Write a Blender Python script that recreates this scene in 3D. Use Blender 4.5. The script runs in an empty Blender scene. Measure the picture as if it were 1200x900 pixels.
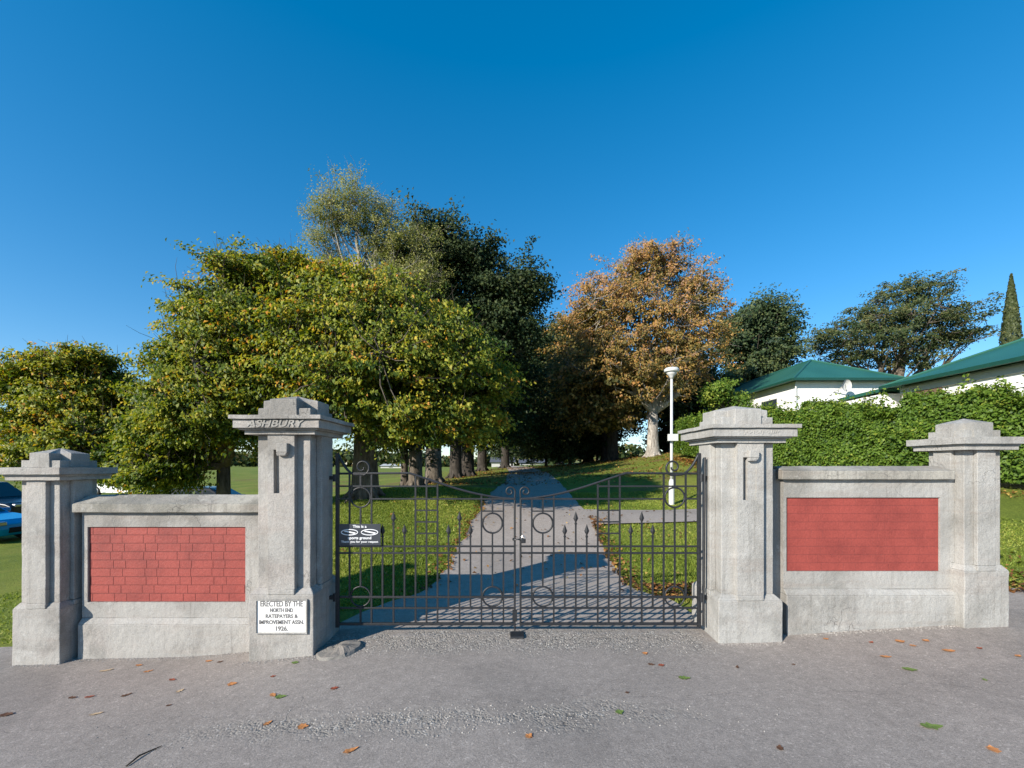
import bpy, math, random
import numpy as np
from mathutils import Vector
random.seed(7)
R = math.radians
SC = bpy.context.scene
COL = SC.collection

# ------------------------------------------------------------------ camera, sky, sun, exposure
F, CX, CY, EYE = 500.0, 600.0, 545.0, 1.6        # measured on the 1200x900 photograph
cam = bpy.data.cameras.new('camera'); camo = bpy.data.objects.new('camera', cam); COL.objects.link(camo)
camo.location = (0, 0, EYE); camo.rotation_euler = (R(90), 0, 0)
cam.sensor_width = 36; cam.lens = F / 1200 * 36
cam.shift_y = (CY - 450) / 1200
cam.clip_start = 0.05; cam.clip_end = 3000
SC.camera = camo

SUN_EL, SUN_AZ = 24.5, 46.5                       # light travels towards +x +y ; az measured from +y to +x
d = Vector((math.sin(R(SUN_AZ)) * math.cos(R(SUN_EL)), math.cos(R(SUN_AZ)) * math.cos(R(SUN_EL)), -math.sin(R(SUN_EL))))
sl = bpy.data.lights.new('sun', 'SUN'); so = bpy.data.objects.new('sun', sl); COL.objects.link(so)
so.rotation_euler = d.to_track_quat('-Z', 'Y').to_euler(); so.location = (-20, -20, 20)
sl.energy = 5.0; sl.angle = R(0.53); sl.color = (1.0, 0.93, 0.82)

W = bpy.data.worlds.new('World'); SC.world = W; W.use_nodes = True
wn = W.node_tree; bg = wn.nodes['Background']
sky = wn.nodes.new('ShaderNodeTexSky'); sky.sky_type = 'NISHITA'; sky.sun_disc = False
sky.sun_elevation = R(SUN_EL); sky.sun_rotation = R(SUN_AZ + 180)
sky.altitude = 300; sky.air_density = 1.0; sky.dust_density = 0.1; sky.ozone_density = 4.2
hs = wn.nodes.new('ShaderNodeHueSaturation'); hs.inputs['Saturation'].default_value = 1.32; hs.inputs['Hue'].default_value = 0.503; hs.inputs['Value'].default_value = 1.3
gm = wn.nodes.new('ShaderNodeGamma'); gm.inputs[1].default_value = 0.78
wn.links.new(sky.outputs[0], hs.inputs['Color']); wn.links.new(hs.outputs[0], gm.inputs[0]); wn.links.new(gm.outputs[0], bg.inputs[0])
bg.inputs[1].default_value = 0.142
SC.view_settings.view_transform = 'Standard'; SC.view_settings.look = 'None'
SC.view_settings.exposure = 0.62; SC.view_settings.gamma = 1.0
SC.view_settings.use_curve_mapping = False

def P(px, py, dist):
    return Vector(((px - CX) / F * dist, dist, EYE + (CY - py) / F * dist))

# ------------------------------------------------------------------ terrain height
CP = np.array([
 (-9,4.1,-.45),(-6,4.1,-.28),(-4.3,4,-.2),(-3,4,-.19),(-2,3.8,-.10),(-1.7,3.8,-.05),(0,4,0),(1.8,4,0),(2.4,3.9,.0),(3,4,.06),(4.3,4,.13),(6,4,.16),(9,4,.3),
 (-4,2.2,-.15),(0,2.2,-.0),(4,2.2,.08),(-6,-2,-.25),(0,-2,-.0),(6,-2,.15),(0,-8,0),(-10,-8,-.3),(10,-8,.3),
 (-1,5.6,.03),(1.4,5.4,.04),(1.67,7.2,.05),(-1,7.2,.08),(3,6.5,.18),(2,9.3,.36),(-.8,11,.5),(3.9,10.9,.42),(4.7,12.5,.46),
 (-3.5,8.5,.25),(-2.3,5.5,-.03),(-4.0,11.5,.80),(-5,13.5,.75),(-2.6,17,.82),(-1.3,26,1.0),(-1.3,36,1.2),(2.4,45,1.5),(1,20,.85),(2,30,1.15),
 (6.8,17,1.15),(8,22,1.75),(9.2,28,2.25),(5,28,1.5),(6,38,1.75),(9.6,16,1.45),(9.5,22,2.0),(11.6,10,1.1),(12.6,6,.7),(8.5,8,.65),(6.5,5.5,.2),
 (15,15,2.0),(20,20,2.7),(16,26,3.0),(28,30,3.6),(25,8,1.9),(30,0,1.0),(45,20,3),
 (-7,6,-.35),(-12,9,-.75),(-17,14,-.92),(-20,18,-.92),(-11,16,-.6),(-7.5,11,-.1),(-11,20,-.15),(-10,30,.45),(-16,30,.25),(-20,60,.75),(-40,50,.6),(-40,20,-.6),
 (0,60,1.5),(-10,60,.9),(10,60,2.0),(30,60,3),(-25,-5,-.5),(-30,8,-.9)], dtype=float)
def _phi(r2):
    return 0.5 * r2 * np.log(r2 + 1e-9)
_n = len(CP); _A = np.zeros((_n + 3, _n + 3))
_d2 = ((CP[:, None, :2] - CP[None, :, :2]) ** 2).sum(-1)
_A[:_n, :_n] = _phi(_d2) + np.eye(_n) * 0.6
_A[:_n, _n] = 1; _A[:_n, _n + 1:] = CP[:, :2]; _A[_n:, :_n] = _A[:_n, _n:].T
_wt = np.linalg.solve(_A, np.concatenate([CP[:, 2], np.zeros(3)]))
def H(x, y):
    x = np.atleast_1d(np.asarray(x, float)); y = np.atleast_1d(np.asarray(y, float))
    xc = np.clip(x, -42, 47); yc = np.clip(y, -10, 62)
    out = np.zeros(x.shape)
    for i in range(_n):
        out += _wt[i] * _phi((xc - CP[i, 0]) ** 2 + (yc - CP[i, 1]) ** 2)
    out += _wt[_n] + _wt[_n + 1] * xc + _wt[_n + 2] * yc
    r = np.hypot(x, y - 20); w = np.clip((r - 45) / 60, 0, 1); w = w * w * (3 - 2 * w)
    far = 0.95 + 0.5 * np.clip(x / 60, -0.2, 1)
    return out * (1 - w) + far * w
def h1(x, y): return float(H([x], [y])[0])

# ------------------------------------------------------------------ materials
def newmat(name, rough=0.8, spec=0.3):
    m = bpy.data.materials.new(name); m.use_nodes = True
    b = m.node_tree.nodes['Principled BSDF']
    b.inputs['Roughness'].default_value = rough
    b.inputs['Specular IOR Level'].default_value = spec
    return m, m.node_tree, b
def nd(nt, t, **kw):
    n = nt.nodes.new(t)
    for k, v in kw.items():
        if k in n.inputs: n.inputs[k].default_value = v
        else: setattr(n, k, v)
    return n
def ramp(nt, fac, stops, interp='LINEAR'):
    r = nt.nodes.new('ShaderNodeValToRGB'); r.color_ramp.interpolation = interp
    e = r.color_ramp.elements
    while len(e) > 1: e.remove(e[-1])
    e[0].position = stops[0][0]; c = stops[0][1]; e[0].color = (c, c, c, 1) if isinstance(c, float) else (*c, 1)
    for p, c in stops[1:]:
        x = e.new(p); x.color = (c, c, c, 1) if isinstance(c, float) else (*c, 1)
    if fac is not None: nt.links.new(fac, r.inputs[0])
    return r
def mix(nt, fac, a, b, mode='MIX'):
    m = nt.nodes.new('ShaderNodeMix'); m.data_type = 'RGBA'; m.blend_type = mode
    for s, v in ((0, fac), (6, a), (7, b)):
        if hasattr(v, 'links') or isinstance(v, bpy.types.NodeSocket): nt.links.new(v, m.inputs[s])
        elif s == 0: m.inputs[0].default_value = v
        else: m.inputs[s].default_value = (*v, 1)
    return m.outputs[2]
def noise(nt, co, scale, detail=4, rough=0.55, dist=0.0):
    n = nt.nodes.new('ShaderNodeTexNoise'); n.inputs['Scale'].default_value = scale
    n.inputs['Detail'].default_value = detail; n.inputs['Roughness'].default_value = rough
    n.inputs['Distortion'].default_value = dist
    if co is not None: nt.links.new(co, n.inputs['Vector'])
    return n.outputs['Fac']
def geo(nt): return nt.nodes.new('ShaderNodeNewGeometry').outputs['Position']
def scaled(nt, co, s):
    m = nt.nodes.new('ShaderNodeMapping'); m.inputs['Scale'].default_value = s
    nt.links.new(co, m.inputs[0]); return m.outputs[0]
def bump(nt, b, hgt, strength, dist):
    k = nt.nodes.new('ShaderNodeBump'); k.inputs['Strength'].default_value = strength; k.inputs['Distance'].default_value = dist
    nt.links.new(hgt, k.inputs['Height']); nt.links.new(k.outputs[0], b.inputs['Normal']); return k
def math_(nt, op, a, b=None):
    m = nt.nodes.new('ShaderNodeMath'); m.operation = op
    for i, v in enumerate((a, b)):
        if v is None: continue
        if isinstance(v, (int, float)): m.inputs[i].default_value = v
        else: nt.links.new(v, m.inputs[i])
    return m.outputs[0]

def concrete(name, base=(.35, .333, .31), dark=(.225, .212, .195), stain=0.6, pink=0.25):
    m, nt, b = newmat(name, .88, .25)
    co = geo(nt)
    a = ramp(nt, noise(nt, co, 1.6, 6, .62, .3), [(.36, dark), (.52, base), (.75, tuple(min(1, c * 1.12) for c in base))]).outputs[0]
    streak = ramp(nt, noise(nt, scaled(nt, co, (9, 9, .9)), 1.6, 5, .6), [(.50, 0.0), (.72, 1.0)]).outputs[0]
    a = mix(nt, math_(nt, 'MULTIPLY', streak, .55 * stain), a, (.24, .225, .20))
    fs_ = ramp(nt, noise(nt, scaled(nt, co, (26, 26, 1.1)), 1.0, 4, .65), [(.56, 0.0), (.70, 1.0)]).outputs[0]
    a = mix(nt, math_(nt, 'MULTIPLY', fs_, .5 * stain), a, (.15, .14, .125))
    wht = ramp(nt, noise(nt, co, 5.5, 5, .75), [(.60, 0.0), (.66, 1.0)]).outputs[0]
    a = mix(nt, math_(nt, 'MULTIPLY', wht, .30), a, (.52, .51, .49))
    hz = ramp(nt, noise(nt, scaled(nt, co, (.8, .8, 9)), 1.3, 4, .6), [(.52, 0.0), (.68, 1.0)]).outputs[0]
    a = mix(nt, math_(nt, 'MULTIPLY', hz, .45 * stain), a, (.26, .215, .185))
    pk = ramp(nt, noise(nt, co, 3.1, 3), [(.5, 0.0), (.75, 1.0)]).outputs[0]
    a = mix(nt, math_(nt, 'MULTIPLY', pk, pink), a, (.40, .32, .285))
    sp = ramp(nt, noise(nt, co, 120, 2, .7), [(.35, .82), (.6, 1.06)]).outputs[0]
    a = mix(nt, 1.0, a, sp, 'MULTIPLY')
    v = nd(nt, 'ShaderNodeTexVoronoi', feature='DISTANCE_TO_EDGE'); v.inputs['Scale'].default_value = 2.3
    wv = nt.nodes.new('ShaderNodeVectorMath'); wv.operation = 'ADD'
    nn = nt.nodes.new('ShaderNodeTexNoise'); nn.inputs['Scale'].default_value = 5; nn.inputs['Detail'].default_value = 5
    nt.links.new(co, nn.inputs['Vector']); sc = nt.nodes.new('ShaderNodeVectorMath'); sc.operation = 'SCALE'; sc.inputs['Scale'].default_value = .5
    nt.links.new(nn.outputs['Color'], sc.inputs[0]); nt.links.new(co, wv.inputs[0]); nt.links.new(sc.outputs[0], wv.inputs[1])
    nt.links.new(wv.outputs[0], v.inputs['Vector'])
    ck = ramp(nt, v.outputs['Distance'], [(0.0, 1.0), (.006, 0.0)]).outputs[0]
    ckm = ramp(nt, noise(nt, co, 1.1, 2), [(.56, 0.0), (.62, 1.0)]).outputs[0]
    ck = math_(nt, 'MULTIPLY', ck, ckm)
    a = mix(nt, math_(nt, 'MULTIPLY', ck, .55), a, (.13, .12, .11))
    nt.links.new(a, b.inputs['Base Color'])
    hh = math_(nt, 'ADD', math_(nt, 'MULTIPLY', noise(nt, co, 22, 6, .6), 1.0), math_(nt, 'MULTIPLY', noise(nt, co, 140, 3, .6), .35))
    hh = math_(nt, 'SUBTRACT', hh, math_(nt, 'MULTIPLY', ck, .6))
    bump(nt, b, hh, .75, .012)
    return m
M = {}
M['concrete'] = concrete('weathered_concrete')
M['concrete_w'] = concrete('pale_painted_concrete', (.365, .355, .335), (.255, .246, .228), .7, .1)
M['coping'] = concrete('lichen_coping_concrete', (.36, .34, .30), (.20, .19, .165), 1.0, .05)
M['letter'] = concrete('worn_lettering_concrete', (.37, .355, .33), (.30, .285, .26), .3, 0.)

def brickmat(name, c, c2, strength):
    m, nt, b = newmat(name, .6, .35); co = geo(nt)
    a = ramp(nt, noise(nt, co, 3, 5, .6), [(.3, c2), (.55, c), (.8, tuple(v * 1.12 for v in c))]).outputs[0]
    ch = ramp(nt, noise(nt, co, 14, 5, .7), [(.74, 0.0), (.76, 1.0)]).outputs[0]
    a = mix(nt, math_(nt, 'MULTIPLY', ch, .5), a, (.50, .36, .32))
    rub = ramp(nt, noise(nt, co, 60, 3, .6), [(.35, .86), (.65, 1.05)]).outputs[0]
    a = mix(nt, 1.0, a, rub, 'MULTIPLY')
    nt.links.new(a, b.inputs['Base Color'])
    bump(nt, b, math_(nt, 'ADD', noise(nt, co, 35, 5, .6), math_(nt, 'MULTIPLY', noise(nt, co, 170, 2), .4)), strength, .004)
    return m
M['brick'] = brickmat('painted_red_brick', (.30, .060, .047), (.21, .041, .034), .9)
M['brick_mortar_pale'] = brickmat('faded_red_mortar', (.24, .052, .043), (.19, .04, .034), .7)
M['brick_mortar'] = brickmat('painted_red_mortar', (.18, .036, .029), (.14, .028, .023), .7)

def simple(name, c, rough=.5, spec=.4, metal=0., var=.12, scale=8, bmp=0.0, bscale=60):
    m, nt, b = newmat(name, rough, spec); co = geo(nt)
    lo = tuple(v * (1 - var) for v in c); hi = tuple(min(1, v * (1 + var)) for v in c)
    a = ramp(nt, noise(nt, co, scale, 5, .6), [(.3, lo), (.7, hi)]).outputs[0]
    nt.links.new(a, b.inputs['Base Color']); b.inputs['Metallic'].default_value = metal
    if bmp: bump(nt, b, noise(nt, co, bscale, 4), bmp, .004)
    return m
M['iron'] = simple('dark_painted_iron', (.020, .021, .024), .45, .4, 0., .35, 40, .25, 200)
M['plaque'] = simple('white_plaque', (.70, .69, .66), .6, .3, 0, .08, 20)
M['ptext'] = simple('grey_lettering', (.16, .15, .15), .6, .3)
M['sign'] = simple('charcoal_sign', (.035, .04, .05), .4, .5, 0, .1)
M['stext'] = simple('white_lettering', (.80, .80, .82), .5, .4, 0, .03)
M['white'] = simple('white_paint', (.58, .58, .56), .5, .4, 0, .05)
M['housewall'] = simple('white_plaster', (.82, .81, .79), .8, .2, 0, .05, 3, .2, 40)
M['glass'] = simple('window_glass', (.03, .04, .05), .08, .6, 0, .1)
M['brown'] = simple('porch_brown', (.16, .11, .07), .7, .3, 0, .25)
M['chrome'] = simple('bright_metal', (.55, .55, .56), .3, .5, .9, .05)
M['tyre'] = simple('black_rubber', (.02, .02, .02), .8, .2)
M['bluecar'] = simple('bright_blue_car_paint', (.0, .28, .62), .22, .6, 0, .03)
M['darkcar'] = simple('dark_blue_car_paint', (.012, .018, .03), .22, .6, 0, .03)
M['whitecar'] = simple('white_car_paint', (.75, .75, .74), .25, .6, 0, .02)
M['tail'] = simple('red_lamp_lens', (.35, .02, .02), .3, .5)
M['farwhite'] = simple('far_white_wall', (.45, .45, .43), .8, .2)
M['farroof'] = simple('far_grey_roof', (.10, .10, .11), .7, .3)

def roofmat():
    m, nt, b = newmat('green_corrugated_roof', .42, .4)
    co = nt.nodes.new('ShaderNodeTexCoord').outputs['UV']
    w = nd(nt, 'ShaderNodeTexWave', wave_type='BANDS'); w.bands_direction = 'X'; w.inputs['Scale'].default_value = 2.2
    nt.links.new(co, w.inputs['Vector'])
    a = ramp(nt, noise(nt, geo(nt), .7, 4), [(.3, (.022, .098, .070)), (.7, (.030, .125, .092))]).outputs[0]
    nt.links.new(a, b.inputs['Base Color']); bump(nt, b, w.outputs['Fac'], .5, .02)
    return m
M['roof'] = roofmat()

def asphalt(name, base, worn):
    m, nt, b = newmat(name, .9, .2); co = geo(nt)
    big = noise(nt, co, .8, 5, .6, .4)
    a = ramp(nt, big, [(.3, tuple(v * .86 for v in base)), (.5, base), (.72, tuple(v * 1.06 for v in base))]).outputs[0]
    g = noise(nt, co, 260, 2, .75); g2 = noise(nt, co, 90, 2, .6)
    a = mix(nt, 1.0, a, ramp(nt, g, [(.32, .62), (.5, 1.0), (.72, 1.42)]).outputs[0], 'MULTIPLY')
    a = mix(nt, 1.0, a, ramp(nt, g2, [(.3, .86), (.7, 1.12)]).outputs[0], 'MULTIPLY')
    vs_ = nd(nt, 'ShaderNodeTexVoronoi'); vs_.inputs['Scale'].default_value = 95; nt.links.new(co, vs_.inputs['Vector'])
    sc0 = nt.nodes.new('ShaderNodeSeparateColor'); nt.links.new(vs_.outputs['Color'], sc0.inputs[0])
    a = mix(nt, 1.0, a, ramp(nt, sc0.outputs[0], [(0, .84), (.2, .97), (.85, 1.02), (.95, 1.08), (1, 1.4)]).outputs[0], 'MULTIPLY')
    g3 = noise(nt, co, 14, 5, .75)
    a = mix(nt, 1.0, a, ramp(nt, g3, [(.3, .84), (.7, 1.14)]).outputs[0], 'MULTIPLY')
    hgt = math_(nt, 'ADD', math_(nt, 'MULTIPLY', g, .5), math_(nt, 'MULTIPLY', g2, .7))
    if worn:
        sx = nt.nodes.new('ShaderNodeSeparateXYZ'); nt.links.new(co, sx.inputs[0])
        wob = math_(nt, 'MULTIPLY', math_(nt, 'SUBTRACT', noise(nt, co, 2.2, 5, .6), .5), .5)
        yy = math_(nt, 'ADD', sx.outputs['Y'], wob)
        # stripe of stripped aggregate across the footpath
        yc = math_(nt, 'ADD', yy, math_(nt, 'MULTIPLY', sx.outputs['X'], -.03))
        dd = math_(nt, 'ABSOLUTE', math_(nt, 'SUBTRACT', yc, 2.72))
        s1 = ramp(nt, dd, [(.02, 1.0), (.17, 0.0)]).outputs[0]
        xm = ramp(nt, math_(nt, 'ABSOLUTE', math_(nt, 'ADD', sx.outputs['X'], .45)), [(1.2 / 2, 1.0), (1.9 / 2, 0.0)])
        nt.links.new(math_(nt, 'MULTIPLY', math_(nt, 'ABSOLUTE', math_(nt, 'ADD', sx.outputs['X'], .45)), .5), xm.inputs[0])
        s1 = math_(nt, 'MULTIPLY', s1, xm.outputs[0])
        # gravelly sill in front of the gate
        s2 = math_(nt, 'MULTIPLY', ramp(nt, math_(nt, 'MULTIPLY', yy, .2), [(.715, 0.0), (.76, 1.0), (.82, 1.0), (.86, .0)]).outputs[0],
                   ramp(nt, math_(nt, 'MULTIPLY', math_(nt, 'ABSOLUTE', sx.outputs['X']), .5), [(.82, 1.0), (.95, 0.0)]).outputs[0])
        msk = math_(nt, 'MAXIMUM', s1, s2)
        v = nd(nt, 'ShaderNodeTexVoronoi'); v.inputs['Scale'].default_value = 62; nt.links.new(co, v.inputs['Vector'])
        st = ramp(nt, v.outputs['Distance'], [(.0, 1.25), (.55, .95), (.9, .42)]).outputs[0]
        hsv = nt.nodes.new('ShaderNodeSeparateColor'); nt.links.new(v.outputs['Color'], hsv.inputs[0])
        sc = ramp(nt, hsv.outputs[0], [(0, (.19, .17, .155)), (.5, (.27, .245, .215)), (.85, (.33, .30, .26)), (1, (.5, .47, .43))]).outputs[0]
        sc = mix(nt, 1.0, sc, st, 'MULTIPLY')
        msk = math_(nt, 'MULTIPLY', msk, ramp(nt, noise(nt, co, 7, 4, .7), [(.36, .1), (.56, 1.0)]).outputs[0])
        a = mix(nt, math_(nt, 'MULTIPLY', msk, .8), a, sc)
        hgt = math_(nt, 'SUBTRACT', hgt, math_(nt, 'MULTIPLY', math_(nt, 'MULTIPLY', v.outputs['Distance'], msk), 2.2))
        # darker old patches and a seam
        pt = ramp(nt, noise(nt, co, .55, 2, .4), [(.55, 0.0), (.57, 1.0)]).outputs[0]
        a = mix(nt, math_(nt, 'MULTIPLY', pt, .14), a, (.07, .068, .066))
        seam = ramp(nt, math_(nt, 'ABSOLUTE', math_(nt, 'SUBTRACT', yc, 2.93)), [(.0, 1.0), (.012, 0.0)]).outputs[0]
        a = mix(nt, math_(nt, 'MULTIPLY', seam, .12), a, (.05, .05, .05))
        hgt = math_(nt, 'SUBTRACT', hgt, math_(nt, 'MULTIPLY', seam, .3))
        lit = ramp(nt, noise(nt, co, 38, 3, .8), [(.765, 0.0), (.78, 1.0)]).outputs[0]
        a = mix(nt, math_(nt, 'MULTIPLY', lit, .6), a, (.07, .055, .04))
        vc = nd(nt, 'ShaderNodeTexVoronoi', feature='DISTANCE_TO_EDGE'); vc.inputs['Scale'].default_value = .55
        wv = nt.nodes.new('ShaderNodeVectorMath'); wv.operation = 'ADD'
        nn = nt.nodes.new('ShaderNodeTexNoise'); nn.inputs['Scale'].default_value = 3; nn.inputs['Detail'].default_value = 6
        nt.links.new(co, nn.inputs['Vector']); sq = nt.nodes.new('ShaderNodeVectorMath'); sq.operation = 'SCALE'; sq.inputs['Scale'].default_value = .55
        nt.links.new(nn.outputs['Color'], sq.inputs[0]); nt.links.new(co, wv.inputs[0]); nt.links.new(sq.outputs[0], wv.inputs[1])
        nt.links.new(wv.outputs[0], vc.inputs['Vector'])
        ck = ramp(nt, vc.outputs['Distance'], [(0.0, 1.0), (.003, 0.0)]).outputs[0]
        ck = math_(nt, 'MULTIPLY', ck, ramp(nt, noise(nt, co, .9, 2), [(.56, 0.0), (.62, 1.0)]).outputs[0])
        a = mix(nt, math_(nt, 'MULTIPLY', ck, .3), a, (.04, .04, .04))
        hgt = math_(nt, 'SUBTRACT', hgt, math_(nt, 'MULTIPLY', ck, .5))
    nt.links.new(a, b.inputs['Base Color'])
    bump(nt, b, hgt, .6, .006)
    return m
M['footpath'] = asphalt('footpath_asphalt', (.292, .256, .228), True)
M['path'] = asphalt('park_path_asphalt', (.345, .298, .262), False)

def grassmat():
    m, nt, b = newmat('lawn_grass', .9, .15); co = geo(nt)
    a = ramp(nt, noise(nt, co, .5, 5, .65), [(.3, (.12, .165, .024)), (.5, (.19, .23, .035)), (.7, (.25, .25, .055))]).outputs[0]
    f = noise(nt, co, 26, 4, .8)
    a = mix(nt, 1.0, a, ramp(nt, f, [(.3, .5), (.7, 1.35)]).outputs[0], 'MULTIPLY')
    dry = ramp(nt, noise(nt, co, .23, 4, .6), [(.55, 0.0), (.72, 1.0)]).outputs[0]
    a = mix(nt, math_(nt, 'MULTIPLY', dry, .45), a, (.22, .18, .055))
    # bare, leaf-strewn earth under the avenue trees
    sx = nt.nodes.new('ShaderNodeSeparateXYZ'); nt.links.new(co, sx.inputs[0])
    litter = ramp(nt, noise(nt, scaled(nt, co, (.35, .8, 1)), .9, 5, .7), [(.54, 0.0), (.62, 1.0)]).outputs[0]
    far = ramp(nt, math_(nt, 'MULTIPLY', sx.outputs['Y'], .02), [(.22, 0.0), (.34, 1.0)]).outputs[0]
    near2 = ramp(nt, math_(nt, 'MULTIPLY', sx.outputs['Y'], .01), [(.36, 1.0), (.5, 0.0)]).outputs[0]
    litter = math_(nt, 'MULTIPLY', math_(nt, 'MULTIPLY', litter, far), near2)
    a = mix(nt, math_(nt, 'MULTIPLY', litter, .8), a, mix(nt, f, (.10, .055, .03), (.26, .15, .07)))
    nt.links.new(a, b.inputs['Base Color'])
    bump(nt, b, f, .8, .05)
    return m
M['grass'] = grassmat()

def leafmat(name, stops, trans=.25, rough=.55):
    m = bpy.data.materials.new(name); m.use_nodes = True; nt = m.node_tree
    b = nt.nodes['Principled BSDF']; out = nt.nodes['Material Output']
    at = nt.nodes.new('ShaderNodeAttribute'); at.attribute_name = 'tint'
    c = ramp(nt, at.outputs['Fac'], stops).outputs[0]
    nt.links.new(c, b.inputs['Base Color']); b.inputs['Roughness'].default_value = rough; b.inputs['Specular IOR Level'].default_value = .3
    t = nt.nodes.new('ShaderNodeBsdfTranslucent'); nt.links.new(mix(nt, 1.0, c, (1.0, 1.05, .45), 'MULTIPLY'), t.inputs[0])
    s = nt.nodes.new('ShaderNodeMixShader'); s.inputs[0].default_value = trans
    nt.links.new(b.outputs[0], s.inputs[1]); nt.links.new(t.outputs[0], s.inputs[2]); nt.links.new(s.outputs[0], out.inputs[0])
    return m
G0, G1, G2 = (.04, .08, .013), (.13, .18, .02), (.30, .31, .035)
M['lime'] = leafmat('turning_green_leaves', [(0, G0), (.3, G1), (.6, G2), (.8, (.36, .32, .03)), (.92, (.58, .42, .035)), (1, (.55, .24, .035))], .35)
M['oak'] = leafmat('dark_evergreen_leaves', [(0, (.014, .030, .010)), (.5, (.032, .055, .016)), (1, (.075, .09, .022))], .15, .7)
M['willow'] = leafmat('thin_olive_leaves', [(0, (.10, .12, .03)), (.5, (.20, .22, .05)), (1, (.36, .33, .11))], .35)
M['chestnut'] = leafmat('russet_leaves', [(0, (.07, .07, .02)), (.25, (.17, .14, .04)), (.5, (.38, .25, .07)), (.72, (.48, .24, .07)), (.88, (.36, .20, .12)), (1, (.40, .24, .15))], .3)
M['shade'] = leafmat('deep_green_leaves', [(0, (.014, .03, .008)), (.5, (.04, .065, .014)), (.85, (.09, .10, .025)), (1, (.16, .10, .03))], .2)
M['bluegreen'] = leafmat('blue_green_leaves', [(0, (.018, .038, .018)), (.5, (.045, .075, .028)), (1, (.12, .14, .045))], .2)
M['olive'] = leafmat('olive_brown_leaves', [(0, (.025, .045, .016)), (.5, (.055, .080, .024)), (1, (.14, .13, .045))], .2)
M['cypress'] = leafmat('cypress_needles', [(0, (.03, .045, .015)), (1, (.075, .09, .03))], .1)
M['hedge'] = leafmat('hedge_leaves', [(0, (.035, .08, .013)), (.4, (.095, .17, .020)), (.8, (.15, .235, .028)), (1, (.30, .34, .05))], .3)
M['blade'] = leafmat('grass_blades', [(0, (.13, .19, .025)), (.6, (.26, .32, .045)), (1, (.44, .42, .10))], .35)
M['litter'] = leafmat('fallen_leaf_litter', [(0, (.10, .045, .02)), (.4, (.26, .11, .035)), (.75, (.42, .20, .06)), (1, (.45, .33, .08))], .15)
def bark(name, c, c2):
    m, nt, b = newmat(name, .9, .2); co = geo(nt)
    n1 = noise(nt, scaled(nt, co, (6, 6, 1.2)), 2.2, 6, .7)
    a = ramp(nt, n1, [(.35, c2), (.6, c)]).outputs[0]
    pa = ramp(nt, noise(nt, co, 1.7, 4), [(.55, 0.0), (.62, 1.0)]).outputs[0]
    a = mix(nt, math_(nt, 'MULTIPLY', pa, .35), a, tuple(min(1, v * 1.8) for v in c))
    nt.links.new(a, b.inputs['Base Color']); bump(nt, b, n1, .8, .05); return m
M['bark'] = bark('grey_brown_bark', (.15, .125, .10), (.05, .04, .032))
M['palebark'] = bark('pale_grey_bark', (.38, .35, .31), (.15, .13, .11))
M['darkbark'] = bark('dark_bark', (.06, .05, .042), (.02, .017, .014))

# ------------------------------------------------------------------ object helpers
def tag(o, label=None, cat=None, group=None, kind=None):
    if label: o['label'] = label
    if cat: o['category'] = cat
    if group: o['group'] = group
    if kind: o['kind'] = kind
    return o
def empty(name, loc, label=None, cat=None, group=None, rz=0):
    o = bpy.data.objects.new(name, None); COL.objects.link(o); o.location = loc; o.rotation_euler = (0, 0, rz)
    o.empty_display_size = .2
    return tag(o, label, cat, group)
def link_mesh(name, me, mat, parent=None, smooth=False):
    if mat is not None: me.materials.append(mat)
    if smooth: me.polygons.foreach_set('use_smooth', [True] * len(me.polygons))
    o = bpy.data.objects.new(name, me); COL.objects.link(o)
    if parent is not None:
        o.parent = parent
        base = parent.location.copy(); pp = parent.parent
        # vertices are given in world space: shift into the (unrotated) parent's frame
        while pp is not None: base += pp.location; pp = pp.parent
        me.transform(__import__('mathutils').Matrix.Translation(-base))
    return o
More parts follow.
